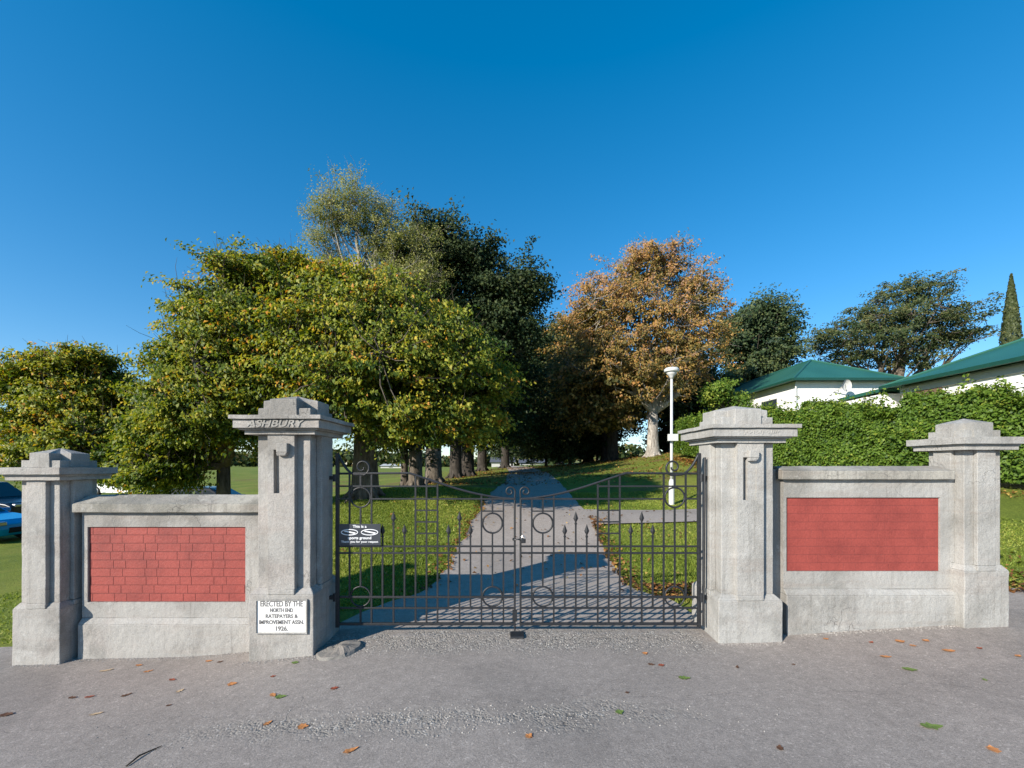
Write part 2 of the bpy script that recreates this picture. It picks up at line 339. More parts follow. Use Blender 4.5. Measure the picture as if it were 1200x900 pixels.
class MB:
    def __init__(s): s.v = []; s.f = []
    def add(s, vs, fs):
        n = len(s.v); s.v += [tuple(p) for p in vs]; s.f += [tuple(i + n for i in f) for f in fs]
    def box(s, x0, x1, y0, y1, z0, z1, j=0.0):
        vs = [(x, y, z) for z in (z0, z1) for x, y in ((x0, y0), (x1, y0), (x1, y1), (x0, y1))]
        s.add(vs, [(0, 3, 2, 1), (4, 5, 6, 7), (0, 1, 5, 4), (1, 2, 6, 5), (2, 3, 7, 6), (3, 0, 4, 7)])
    def frustum(s, a, b):
        # a, b = (x0,x1,y0,y1,z)
        vs = [(x, y, q[4]) for q in (a, b) for x, y in ((q[0], q[2]), (q[1], q[2]), (q[1], q[3]), (q[0], q[3]))]
        s.add(vs, [(0, 3, 2, 1), (4, 5, 6, 7), (0, 1, 5, 4), (1, 2, 6, 5), (2, 3, 7, 6), (3, 0, 4, 7)])
    def prism(s, poly, z0, z1, top=None):
        n = len(poly); vs = [(x, y, z0) for x, y in poly] + [(x, y, z1) for x, y in poly]
        fs = [tuple(range(n - 1, -1, -1))] + [(i, (i + 1) % n, n + (i + 1) % n, n + i) for i in range(n)]
        if top is None: fs.append(tuple(range(n, 2 * n)))
        else:
            vs.append(top); fs += [(n + i, n + (i + 1) % n, 2 * n) for i in range(n)]
        s.add(vs, fs)
    def tube(s, pts, rad, sides=8, cap=True, closed=False):
        pts = [Vector(p) for p in pts]; n = len(pts)
        if not hasattr(rad, '__len__'): rad = [rad] * n
        up = Vector((0, 0, 1)); base = len(s.v); prev = None
        for i, p in enumerate(pts):
            if closed: t = (pts[(i + 1) % n] - pts[i - 1])
            else: t = pts[min(i + 1, n - 1)] - pts[max(i - 1, 0)]
            t.normalize()
            if prev is None:
                a = t.cross(up)
                if a.length < .05: a = t.cross(Vector((0, 1, 0)))
            else:
                a = prev - t * prev.dot(t)
            a.normalize(); prev = a; bb = t.cross(a)
            for k in range(sides):
                th = 2 * math.pi * k / sides
                q = p + (a * math.cos(th) + bb * math.sin(th)) * rad[i]; s.v.append(tuple(q))
        m = n if closed else n - 1
        for i in range(m):
            for k in range(sides):
                i2 = (i + 1) % n
                s.f.append((base + i * sides + k, base + i * sides + (k + 1) % sides, base + i2 * sides + (k + 1) % sides, base + i2 * sides + k))
        if cap and not closed:
            s.f.append(tuple(base + k for k in range(sides - 1, -1, -1)))
            s.f.append(tuple(base + (n - 1) * sides + k for k in range(sides)))
    def lathe(s, prof, c, sides=24):
        n = len(prof); base = len(s.v)
        for r, z in prof:
            for k in range(sides):
                th = 2 * math.pi * k / sides; s.v.append((c[0] + r * math.cos(th), c[1] + r * math.sin(th), c[2] + z))
        for i in range(n - 1):
            for k in range(sides):
                s.f.append((base + i * sides + k, base + i * sides + (k + 1) % sides, base + (i + 1) * sides + (k + 1) % sides, base + (i + 1) * sides + k))
        s.f.append(tuple(base + k for k in range(sides - 1, -1, -1))); s.f.append(tuple(base + (n - 1) * sides + k for k in range(sides)))
    def build(s, name, mat, parent=None, bevel=0.0, smooth=False, seg=2):
        me = bpy.data.meshes.new(name); me.from_pydata(s.v, [], s.f); me.update()
        o = link_mesh(name, me, mat, parent, smooth)
        if bevel:
            b = o.modifiers.new('bevel', 'BEVEL'); b.width = bevel; b.segments = seg; b.limit_method = 'ANGLE'; b.angle_limit = R(35)
            b.harden_normals = False
        return o
def rough_up(o, amt, scale=6.0):
    # slightly uneven, hand-cast concrete edges: subdivide and jitter with coherent noise
    from mathutils import noise as mn
    import bmesh
    bm = bmesh.new(); bm.from_mesh(o.data)
    for _ in range(7):
        es = [e for e in bm.edges if e.calc_length() > .09]
        if not es: break
        bmesh.ops.subdivide_edges(bm, edges=es, cuts=1, use_grid_fill=True)
    for v in bm.verts:
        w = o.parent.location + v.co if o.parent else v.co
        v.co += Vector(mn.noise_vector(w * scale)) * amt + Vector(mn.noise_vector(w * scale * 3.7)) * amt * .4
    bm.to_mesh(o.data); bm.free()
def text(name, s, size, loc, mat, parent, extrude=.001, width=None, shear=0.0, bold=0.0, align='CENTER', rot=(R(90), 0, 0)):
    cu = bpy.data.curves.new(name, 'FONT'); cu.body = s; cu.size = size; cu.extrude = extrude; cu.align_x = align; cu.align_y = 'CENTER'
    cu.shear = shear; cu.offset = bold
    t = bpy.data.objects.new('tmp_text', cu); COL.objects.link(t)
    bpy.context.view_layer.update()
    dg = bpy.context.evaluated_depsgraph_get()
    me = bpy.data.meshes.new_from_object(t.evaluated_get(dg)); me.name = name
    COL.objects.unlink(t); bpy.data.objects.remove(t)
    xs = [v.co.x for v in me.vertices]; w = max(xs) - min(xs)
    from mathutils import Matrix, Euler
    sx = (width / w) if width else 1
    me.transform(Matrix.Translation(Vector(loc)) @ Euler(rot).to_matrix().to_4x4() @ Matrix.Diagonal((sx, 1, 1, 1)))
    me.materials.clear()
    return link_mesh(name, me, mat, parent)

# ------------------------------------------------------------------ ground sheets
def sheet(name, xs, ys, off, mat, kind='structure', xfun=None):
    xs = np.asarray(xs, float); ys = np.asarray(ys, float)
    Y, X = np.meshgrid(ys, xs, indexing='ij')
    if xfun is not None:
        lo, hi = xfun(Y); X = lo + (hi - lo) * X
    Z = H(X.ravel(), Y.ravel()).reshape(X.shape) + off
    V = np.stack([X, Y, Z], -1).reshape(-1, 3); ny, nx = X.shape
    idx = np.arange(ny * nx).reshape(ny, nx)
    Fq = np.stack([idx[:-1, :-1], idx[:-1, 1:], idx[1:, 1:], idx[1:, :-1]], -1).reshape(-1, 4)
    me = bpy.data.meshes.new(name); me.from_pydata(V.tolist(), [], Fq.tolist()); me.update()
    o = link_mesh(name, me, mat, None, True); o['kind'] = kind; return o
gx = np.concatenate([-np.geomspace(900, 24, 18), np.arange(-22, 22.01, .5), np.geomspace(24, 900, 18)])
gy = np.concatenate([-np.geomspace(200, 12, 8), np.arange(-10, 62, .5), np.geomspace(64, 1200, 22)])
sheet('lawn_ground', gx, gy, -.03, M['grass'])
sheet('footpath', np.concatenate([[-60, -40, -25], np.arange(-15, 15.1, .3), [25, 40, 60]]), np.linspace(-12, 4.3, 110), 0, M['footpath'])
PY = np.array([4.3, 5.0, 5.25, 5.6, 7, 9.3, 11, 20, 30, 45, 62]); PL = np.array([-1.9, -1.55, -1.12, -1.02, -.98, -.9, -.77, -.30, -.2, -.6, -2.5]); PR = np.array([1.95, 1.85, 1.62, 1.50, 1.60, 1.78, 1.88, 2.1, 2.1, 1.6, -.2])
def path_edges(Y):
    w = (.03 * np.sin(Y * 3.1) + .025 * np.sin(Y * 7.7 + 1) + .02 * np.sin(Y * 13.0)) * (np.asarray(Y) > 4.6)
    return np.interp(Y, PY, PL) + w, np.interp(Y, PY, PR) + w * .8 * np.cos(Y)
ys = np.concatenate([np.arange(4.3, 12, .15), np.arange(12, 62, .5)])
sheet('park_path', np.linspace(0, 1, 14), ys, 0.0, M['path'], xfun=path_edges)
def side_edges(X):                                 # branch to the right : y limits for an x
    return 9.15 + (X - 1.7) * .06, 11.1 + (X - 1.7) * .03
sxs = np.arange(1.6, 9.6, .3)
def side_sheet():
    mb = []; fs = []; n = 8
    for x in sxs:
        lo, hi = side_edges(x)
        for t in np.linspace(0, 1, n): mb.append((x, lo + (hi - lo) * t))
    a = np.array(mb); z = H(a[:, 0], a[:, 1]) + .004
    V = np.column_stack([a, z])
    for i in range(len(sxs) - 1):
        for k in range(n - 1): fs.append((i * n + k, (i + 1) * n + k, (i + 1) * n + k + 1, i * n + k + 1))
    me = bpy.data.meshes.new('side_path'); me.from_pydata(V.tolist(), [], fs); me.update()
    link_mesh('side_path', me, M['path'], None, True)['kind'] = 'structure'
side_sheet()
sheet('driveway', np.linspace(4.6, 14, 30), np.linspace(4.3, 4.95, 5), 0.0, M['path'])

# ------------------------------------------------------------------ gate pillars and wing walls
def cross(cx, cy, a, b):
    # plus-shaped outline: arms reach a, arm half-width b
    return [(cx - b, cy - a), (cx + b, cy - a), (cx + b, cy - b), (cx + a, cy - b), (cx + a, cy + b), (cx + b, cy + b),
            (cx + b, cy + a), (cx - b, cy + a), (cx - b, cy + b), (cx - a, cy + b), (cx - a, cy - b), (cx - b, cy - b)]
def sq(cx, cy, r): return (cx - r, cx + r, cy - r, cy + r)
def pillar(label, cx, yf, w, zb, zp, zs, slabs, apex, mat, niche=None, group='concrete gateway pillars'):
    """w plinth width, yf plinth front, zp plinth top, zs shaft top, slabs = [(half, z0, z1)...] bottom to top"""
    cy = yf + w / 2; r = w / 2; s = r * .815; arm = s + w * .092; ah = w * .205
    t = empty('gateway_pillar', (cx, cy, zb), label, 'pillar', group)
    b = MB(); b.box(*sq(cx, cy, r), zb - .35, zp - .045)
    b.frustum((*sq(cx, cy, r), zp - .045), (*sq(cx, cy, s + .004), zp + .005))
    b.box(*[v + q for v, q in zip((cx - ah, cx + ah, cy - arm, cy + arm), (-.002, .002, -.006, .006))], zp - .045, zp + .002)
    b.box(*[v + q for v, q in zip((cx - arm, cx + arm, cy - ah, cy + ah), (-.006, .006, -.002, .002))], zp - .045, zp + .0015)
    o = b.build('plinth', mat, t, .007); rough_up(o, .004, 7)
    b = MB(); b.box(*sq(cx, cy, s), zp, zs)
    o = b.build('shaft', mat, t, .006); rough_up(o, .0022, 6)
    # pilasters
    for sx, sy in ((0, -1), (1, 0), (-1, 0), (0, 1)):
        b = MB(); z0, z1 = zp + .003, zs
        if sy == -1 and niche:
            nx0, nx1, nz0, nz1, bx0, bx1, bz0, bz1 = niche
            y0, y1 = cy - arm, cy - s - .001; x0, x1 = cx - ah, cx + ah
            b.box(x0, nx0, y0, y1, z0, z1); b.box(nx1, x1, y0, y1, z0, z1)
            b.box(nx0, nx1, y0, y1, z0, nz0); b.box(nx0, nx1, y0, y1, nz1, z1)
            o = b.build('pilaster', mat, t)
            b = MB(); b.frustum((bx0, bx1 - .02, y0 - .035, y0 + .002, bz0), (bx0, bx1, y0 - .045, y0 + .002, bz0 + .03))
            b.box(bx0, bx1, y0 - .045, y0 + .002, bz0 + .031, bz1)
            b.build('bracket_block', mat, t, .006)
            b = MB(); b.frustum((nx0 + .045, nx1, y0 + .012, y1, nz0), (nx0 + .045, nx1, y0 + .002, y1, nz1 - .004)); b.build('niche_infill', mat, t)
            continue
        if sy: b.box(cx - ah, cx + ah, *sorted((cy + sy * (s + .001), cy + sy * arm)), z0, z1)
        else: b.box(*sorted((cx + sx * (s + .001), cx + sx * arm)), cy - ah, cy + ah, z0, z1)
        o = b.build('pilaster', mat, t, .005); rough_up(o, .002, 6)
    b = MB()
    prev = zs - .002
    for hf, z0, z1 in slabs:
        if z0 - prev > .002: b.box(*sq(cx, cy, hf - .03), prev + .001, z0 - .001)
        b.box(*sq(cx, cy, hf), z0, z1); prev = z1
    o = b.build('cornice', mat, t, .005); rough_up(o, .0028, 8)
    zt = slabs[-1][2]; hb = apex - zt
    b = MB(); b.box(*sq(cx, cy, s), zt + .001, zt + hb * .36)
    b.prism(cross(cx, cy, s + w * .03, ah * 1.02), zt + .002, zt + hb * .72, (cx, cy, apex))
    o = b.build('cap_block', mat, t, .006); rough_up(o, .003, 8)
    return t
def gate_slabs(r, top): return [(r * .74 / .74 * .305, top - .16, top - .122), (.368, top - .107, top - .038), (.392, top - .033, top)]
# left gate pillar
lp = pillar('tall concrete gate pillar with ASHBURY on its cornice and a white plaque on its base', -2.02, 3.73, .57, -.10, .51, 1.868,
            gate_slabs(1, 2.027), 2.245, M['concrete'], (-2.085, -1.955, 1.353, 1.735, -2.04, -1.945, 1.68, 1.79))
text('inscription', 'ASHBURY', .083, (-2.03, 4.015 - .368 - .003, 1.954), M['letter'], lp, .004, .50, .25, .0015)
pq = MB(); pq.box(-2.226, -1.796, 3.722, 3.735, .138, .42); plaque = pq.build('plaque', M['plaque'], lp, .002)
fr = MB()
for a in ((-2.238, -1.784, .42, .43), (-2.238, -1.784, .128, .138), (-2.238, -2.226, .138, .42), (-1.796, -1.784, .138, .42)): fr.box(a[0], a[1], 3.712, 3.735, a[2], a[3])
fr.build('plaque_frame', M['concrete'], lp)
for i, (s, z, wd, hh) in enumerate((('ERECTED BY THE', .388, .37, .052), ('NORTH END', .333, .20, .036), ('RATEPAYERS &', .281, .28, .036), ('IMPROVEMENT ASSN.', .228, .39, .038), ('1926.', .172, .105, .042))):
    text('lettering', s, hh * 1.3, (-2.011, 3.7205, z), M['ptext'], plaque, .0008, wd, 0, .0009)
# right gate pillar
rp = pillar('tall pale concrete gate pillar beside the right gate leaf, with a worn blank cornice', 2.142, 3.83, .575, .0, .425, 1.80,
            gate_slabs(1, 1.96), 2.17, M['concrete_w'], (2.075, 2.195, 1.285, 1.67, 2.11, 2.197, 1.635, 1.73))
wm = MB(); rng = random.Random(3)
for k in range(16):
    x = 2.05 + k * .019; z = 1.885 + rng.uniform(-.012, .012)
    wm.tube([(x, 3.7485, z - .014 * rng.random()), (x + rng.uniform(-.008, .012), 3.7475, z + .02 * rng.random())], .0035, 5)
wm.build('worn_inscription', M['concrete_w'], rp)
def outer_slabs(top): return [(.245, top - .115, top - .082), (.283, top - .062, top)]
pillar('short grey concrete pillar at the far left end of the wall, by the car park', -4.297, 3.85, .43, -.21, .345, 1.46, outer_slabs(1.578), 1.76, M['concrete'])
pillar('short pale concrete pillar at the far right end of the wall, in front of the hedge', 4.318, 3.88, .41, .14, .68, 1.735, outer_slabs(1.853), 2.045, M['concrete_w'])

def wing(label, x0, x1, px0, px1, pz0, pz1, zg, zpl, zc, mat, cop, lx0, lx1, cx0, cx1, seed, deep):
    t = empty('wing_wall', ((x0 + x1) / 2, 4.12, zg), label, 'wall', 'wing walls with red brick panels')
    yf, yb = 4.0, 4.24
    b = MB(); c0, c1, c2 = zc
    b.box(x0, px0, yf, yb, zpl + .001, c0 - .001); b.box(px1, x1, yf, yb, zpl + .001, c0 - .001)
    b.box(px0, px1, yf, yb, zpl + .001, pz0); b.box(px0, px1, yf, yb, pz1, c0 - .001)
    b.box(px0, px1, yf + .045, yb, pz0, pz1)
    b.build('wall_frame', mat, t)
    b = MB(); b.box(lx0, lx1, 4.05, 4.2, zg - .35, c2 - .03); b.build('link_wall', mat, t, .005)
    b = MB(); b.box(x0 - .0, x1, yf - .045, yb + .04, zg - .35, zpl - .05); b.frustum((x0, x1, yf - .045, yb + .04, zpl - .05), (x0, x1, yf - .002, yb + .002, zpl))
    o = b.build('plinth', mat, t, .008); rough_up(o, .007, 4)
    b = MB(); b.box(cx0, cx1, yf - .055, yb + .055, c0, c1)
    b.frustum((cx0, cx1, yf - .055, yb + .055, c1), (cx0 + .02, cx1, 4.10, 4.14, c2))
    o = b.build('coping', cop, t, .007); rough_up(o, .0035, 6)
    # painted brick panel
    rg = random.Random(seed); bed = MB(); bed.box(px0 + .001, px1 - .001, yf + .018, yf + .044, pz0 + .001, pz1 - .001)
    pn = bed.build('brick_panel', M['brick_mortar'] if seed == 3 else M['brick_mortar_pale'], t)
    b = MB(); rows = 9; hgt = (pz1 - pz0) / rows
    for r in range(rows):
        x = px0 + .002 - (0 if r % 2 else .075) - rg.random() * .02; k = r
        while x < px1 - .01:
            L = (.205 if k % 2 else .112) * rg.uniform(.96, 1.04)
            a0, a1 = max(x, px0 + .002), min(x + L - .005, px1 - .002)
            if a1 - a0 > .02:
                pr = deep + rg.uniform(-.0004, .0004)
                b.box(a0, a1, yf + .018 - pr, yf + .0185, pz0 + r * hgt + .004, pz0 + (r + 1) * hgt - .004 + rg.uniform(-.001, .001))
            x += L; k += 1
    o = b.build('brickwork', M['brick'], pn, .0012, seg=1)
    return t
wing('grey concrete wing wall with a deeply jointed red brick panel, left of the gate', -4.03, -2.25, -3.98, -2.50, .314, 1.02, -.2, .17, (1.16, 1.24, 1.315), M['concrete'], M['coping'], -4.16, -3.99, -4.075, -2.24, 3, .0016)
wing('pale concrete wing wall with a smooth faded red brick panel, right of the gate', 2.545, 4.12, 2.573, 4.015, .603, 1.296, .1, .44, (1.466, 1.548, 1.59), M['concrete_w'], M['coping'], 2.38, 2.56, 2.50, 4.10, 8, .0009)

# domed lump of concrete at the foot of the left gate pillar
b = MB(); ang = np.linspace(0, 2 * math.pi, 29)[:-1]; rings = []
for rr, zz in ((1.08, -.2), (1.0, -.05), (.95, -.01), (.85, .015), (.5, .03), (.2, .035)):
    rings.append([(-1.55 + .21 * rr * math.cos(t) * (1 + .06 * math.sin(3 * t)), 3.80 + .20 * rr * math.sin(t), zz - .05 + .02 * math.cos(t)) for t in ang])
vs = [p for r_ in rings for p in r_]; n = len(ang)
fs = [(i * n + k, i * n + (k + 1) % n, (i + 1) * n + (k + 1) % n, (i + 1) * n + k) for i in range(5) for k in range(n)] + [tuple(5 * n + k for k in range(n))]
b.add(vs, fs); o = b.build('concrete_buffer', concrete('rough_grey_concrete', (.21, .195, .175), (.12, .11, .10), 1.0, 0.), None, 0, True)
rough_up(o, .022, 9); o.data.polygons.foreach_set('use_smooth', [False] * len(o.data.polygons))
tag(o, 'low rounded lump of concrete at the foot of the ASHBURY pillar', 'concrete block')

# ------------------------------------------------------------------ gate
GD = 4.06
def G(px, py): return P(px, py, GD)
C0 = 606.6
def bar(mb, x, z0, z1, r=.0075, y=GD): mb.box(x - r, x + r, y - r, y + r, z0, z1)
def bez(p0, p1, p2, p3, n=14):
    return [p0 * (1 - t) ** 3 + p1 * 3 * t * (1 - t) ** 2 + p2 * 3 * t * t * (1 - t) + p3 * t ** 3 for t in [i / n for i in range(n + 1)]]
def gate_leaf(sg, label):
    hx = 213 if sg < 0 else 214.5
    def q(dx, py): return G(C0 + sg * dx, py)
    xs = [16.6 + 12.88 * k for k in range(15)]
    t = empty('gate_leaf', (q(107, 731).x, GD, .05), label, 'gate', 'pair of wrought iron gate leaves')
    I = M['iron']
    # hinge post, meeting stile
    b = MB(); x = q(hx - 2, 0).x; b.box(x - .016, x + .016, GD - .016, GD + .016, q(0, 735).z, q(0, 531).z); b.build('hinge_post', I, t, .003)
    b = MB(); x = q(3.4, 0).x; b.tube([(x, GD, q(0, 733).z), (x, GD, q(0, 585).z)], .0095, 8); b.build('meeting_stile', I, t)
    # scroll on the stile
    pts = [Vector((x, GD, q(0, 590).z)), Vector((x, GD, q(0, 582).z))]
    c = q(9, 576)
    for k in range(26):
        th = math.pi - k * .30; rr = .050 * (1 - k / 34)
        pts.append(Vector((c.x + sg * math.cos(th) * rr, GD, c.z + math.sin(th) * rr)))
    b = MB(); b.tube(pts, .008, 7); b.build('stile_scroll', I, t, smooth=True)
    # rails
    top = [q(hx - 2, 555), q(130, 554.5)] + bez(q(126, 554.8), q(90, 566), q(50, 583), q(3.4, 584.5), 16)
    b = MB(); b.tube(top, .0105, 8); b.build('top_rail', I, t)
    def rail(a, c, y0, r=.0075):
        b = MB(); p, s = q(a, y0), q(c, y0); x0, x1 = sorted((p.x, s.x)); b.box(x0, x1, GD - r - .004, GD + r + .003, p.z - r, p.z + r); b.build('rail', I, t, .002)
    rail(hx, 95, 569.8); rail(hx if sg < 0 else 172, 4, 584.6) if sg > 0 else rail(172, 4, 584.6); rail(hx, hx - 18 if False else 196, 584.6)
    rail(hx, 4, 640.2); rail(hx, 4, 648); rail(hx - 5, 4, 699.5, .009); rail(hx - 5, 4, 712.4); rail(hx - 3, 4, 731, .011)
    def toprail_y(dx):
        if dx > 126: return 555
        # sampled from the curve
        best = min(top, key=lambda p: abs((p.x - q(dx, 0).x)))
        return CY - (best.z - EYE) / GD * F
    lo = 731
    tall = {0: 0, 2: 0, 6: 0, 7: 0, 8: 0, 12: 0, 14: 0}
    for k, dx in enumerate(xs):
        if k in (3, 5, 9, 11): ty, by = 627, 712
        elif k in (4, 10): ty, by = 612, 731
        else: ty, by = (toprail_y(dx) + 1, 731 if k not in (14,) else 699.5)
        b = MB(); x = q(dx, 0).x
        if k in (3, 4, 5, 9, 10, 11):
            bar(b, x, q(0, by).z, q(0, ty).z)
            zt = q(0, ty).z; hw = .024; th = .006; L = .105
            vs = [(x, GD - th, zt + L), (x - hw, GD, zt + L * .36), (x, GD - th * 1.6, zt + L * .3), (x + hw, GD, zt + L * .36), (x, GD, zt - .012), (x, GD + th * 1.6, zt + L * .3), (x, GD, zt + L)]
            b.add(vs, [(1, 2, 0), (2, 3, 0), (4, 2, 1), (4, 3, 2), (6, 5, 1), (6, 3, 5), (4, 1, 5), (4, 5, 3)])
            # neck collar
            b.box(x - .0115, x + .0115, GD - .0115, GD + .0115, zt - .02, zt - .008)
            b.build('spear_bar', I, t)
        elif k in (1, 13):
            rt = 604 if k == 1 else 573; yb = 595 if k == 1 else 0
            c_y = 613 if k == 1 else 583
            bar(b, x, q(0, 687.5).z, q(0, c_y + 11).z)
            bar(b, x, q(0, c_y - 11.5).z, q(0, toprail_y(dx) + 1).z)
            bar(b, x, q(0, 731).z, q(0, 710).z)
            b.build('bar', I, t)
            for yy in (c_y, 699):
                b = MB(); c = q(dx, yy); rr = .094
                b.tube([(c.x + rr * math.cos(a), GD, c.z + rr * math.sin(a)) for a in np.linspace(0, 2 * math.pi, 29)[:-1]], .0085, 6, closed=True)
                b.build('ring', I, t, smooth=True)
        else:
            bar(b, x, q(0, by).z, q(0, ty).z); b.build('bar', I, t)
    b = MB()
    for yy in (598, 611.5, 625):
        p, s = q(xs[6] , yy), q(xs[8], yy); x0, x1 = sorted((p.x, s.x)); b.box(x0, x1, GD - .007, GD + .007, p.z - .0065, p.z + .0065)
    b.build('ladder_rungs', I, t)
    b = MB(); p, s = q(xs[0], 599), q(xs[2], 599); x0, x1 = sorted((p.x, s.x)); b.box(x0, x1, GD - .007, GD + .007, p.z - .006, p.z + .006); b.build('rail', I, t)
    # scroll bracket from post top
    c = q(182.5, 547.5); pts = bez(q(hx - 2, 531), q(hx - 8, 545), q(hx - 16, 556), q(190, 556.5), 12)[:-1]
    for k in range(24):
        th = -math.pi / 2 - .3 + (-k * .33); rr = .078 * (1 - k / 30)
        pts.append(Vector((c.x - (-sg) * math.cos(th) * rr * -1 if False else c.x + sg * -math.cos(th) * -rr, GD, c.z + math.sin(th) * rr)))
    b = MB(); b.tube(pts, [.013 - .006 * i / len(pts) for i in range(len(pts))], 7); b.build('scroll_bracket', I, t, smooth=True)
    # hinges into the pillar
    for yy in (560, 700):
        b = MB(); p = q(hx - 1, yy); x0, x1 = sorted((p.x, p.x + sg * .10)); b.box(x0, x1, GD - .014, GD + .014, p.z - .017, p.z + .017)
        b.tube([(p.x + sg * .015, GD, p.z - .035), (p.x + sg * .015, GD, p.z + .035)], .022, 10); b.build('hinge', I, t)
    return t, q
gl, ql = gate_leaf(-1, 'left leaf of the black iron gate, carrying the small dark notice')
gr, qr = gate_leaf(1, 'right leaf of the black iron gate, hung on the pale right pillar')
# long tie bar beside the right hinge post
b = MB(); b.tube([G(824.5, 536) + Vector((0, -.03, 0)), G(822.5, 732) + Vector((0, -.03, 0))], .011, 7); b.build('tie_bar', M['iron'], gr)
# drop bolt on the left leaf
b = MB(); b.tube([G(603.3, 682) + Vector((0, -.022, 0)), G(603.3, 738) + Vector((0, -.022, 0))], .008, 7)
b.box(G(600.5, 0).x, G(606, 0).x, GD - .034, GD - .010, G(0, 727).z, G(0, 714).z); b.build('drop_bolt', M['iron'], gl)
# notice
p0, p1 = G(398.6, 613.5), G(447.2, 638.5); ys_ = GD - .032
b = MB(); b.box(p0.x, p1.x, ys_, ys_ + .004, p1.z, p0.z); sign = b.build('notice', M['sign'], gl, .001)
scx = (p0.x + p1.x) / 2; yt = ys_ - .0008
text('lettering', 'This is a', .036, (scx + .0, yt, p0.z - .024), M['stext'], sign, .0004, .13, 0, .0006)
text('lettering', 'sports ground', .036, (scx + .0, yt, p0.z - .132), M['stext'], sign, .0004, .22, 0, .0008)
text('lettering', 'Thank you for your respect', .026, (scx, yt, p0.z - .168), M['stext'], sign, .0004, .35, 0, .0004)
for s_ in (-1, 1):
    b = MB(); cxx = scx + s_ * .095; cz = p0.z - .078
    pts = [(cxx + .078 * math.cos(a), yt - .001, cz + .026 * math.sin(a)) for a in np.linspace(0, 2 * math.pi, 25)[:-1]]
    b.tube(pts, .0042, 5, closed=True)
    b.add([(cxx - .055, yt - .001, cz + .008), (cxx + .045, yt - .001, cz - .014), (cxx + .06, yt - .001, cz - .004), (cxx - .04, yt - .001, cz + .016)], [(0, 1, 2, 3)])
    b.build('logo', M['stext'], sign)
# padlock and chain joining the leaves
t = empty('padlock', G(611, 632), 'small black padlock and chain joining the two gate leaves', 'padlock')
b = MB(); c = G(613, 632); b.box(c.x - .024, c.x + .024, GD - .045, GD - .02, c.z - .03, c.z + .012); b.build('lock_body', M['iron'], t, .006)
b = MB(); b.tube([(c.x + .017 * math.cos(a), GD - .032, c.z + .012 + .026 * math.sin(a)) for a in np.linspace(0, math.pi, 10)], .004, 6); b.build('shackle', M['chrome'], t)
b = MB(); c2 = G(606.6, 632)
b.tube([(c2.x + .045 * math.cos(a), GD + .03 * math.sin(a), c2.z + .006 * math.sin(3 * a)) for a in np.linspace(0, 2 * math.pi, 21)[:-1]], .0065, 6, closed=True); b.build('chain', M['iron'], t)
b = MB(); c = G(606.5, 742); zg = h1(c.x, 3.98); b.box(c.x - .07, c.x + .06, 3.93, 4.07, zg - .05, zg + .018); o = b.build('gate_stop', M['iron'], None, .006)
tag(o, 'small dark iron stop plate set in the ground where the gate leaves meet', 'gate stop')

# ------------------------------------------------------------------ vegetation
def leaves_mesh(name, C, L, Wd, Nrm, Ax, tint, mat, parent):
    Nrm = Nrm / np.linalg.norm(Nrm, axis=1, keepdims=True)
    Ax = Ax - (Ax * Nrm).sum(1, keepdims=True) * Nrm; Ax /= np.linalg.norm(Ax, axis=1, keepdims=True) + 1e-9
    B = np.cross(Nrm, Ax); n = len(C); L = L[:, None]; Wd = Wd[:, None]
    V = np.empty((n, 4, 3)); fold = Nrm * L * .12
    V[:, 0] = C - Ax * L / 2 - fold; V[:, 1] = C + B * Wd / 2 + Ax * L * .08 + fold; V[:, 2] = C + Ax * L / 2 - fold; V[:, 3] = C - B * Wd / 2 + Ax * L * .08 + fold
    me = bpy.data.meshes.new(name); me.vertices.add(n * 4); me.loops.add(n * 4); me.polygons.add(n)
    me.vertices.foreach_set('co', V.reshape(-1).astype(np.float32))
    me.loops.foreach_set('vertex_index', np.arange(n * 4, dtype=np.int32))
    me.polygons.foreach_set('loop_start', np.arange(0, n * 4, 4, dtype=np.int32))
    try: me.polygons.foreach_set('loop_total', np.full(n, 4, dtype=np.int32))
    except Exception: pass
    at = me.attributes.new('tint', 'FLOAT', 'FACE'); at.data.foreach_set('value', np.clip(tint, 0, 1).astype(np.float32))
    me.update(); me.validate()
    return link_mesh(name, me, mat, parent)
from mathutils import noise as mnoise
def unit(rg, n):
    v = rg.normal(size=(n, 3)); return v / np.linalg.norm(v, axis=1, keepdims=True)
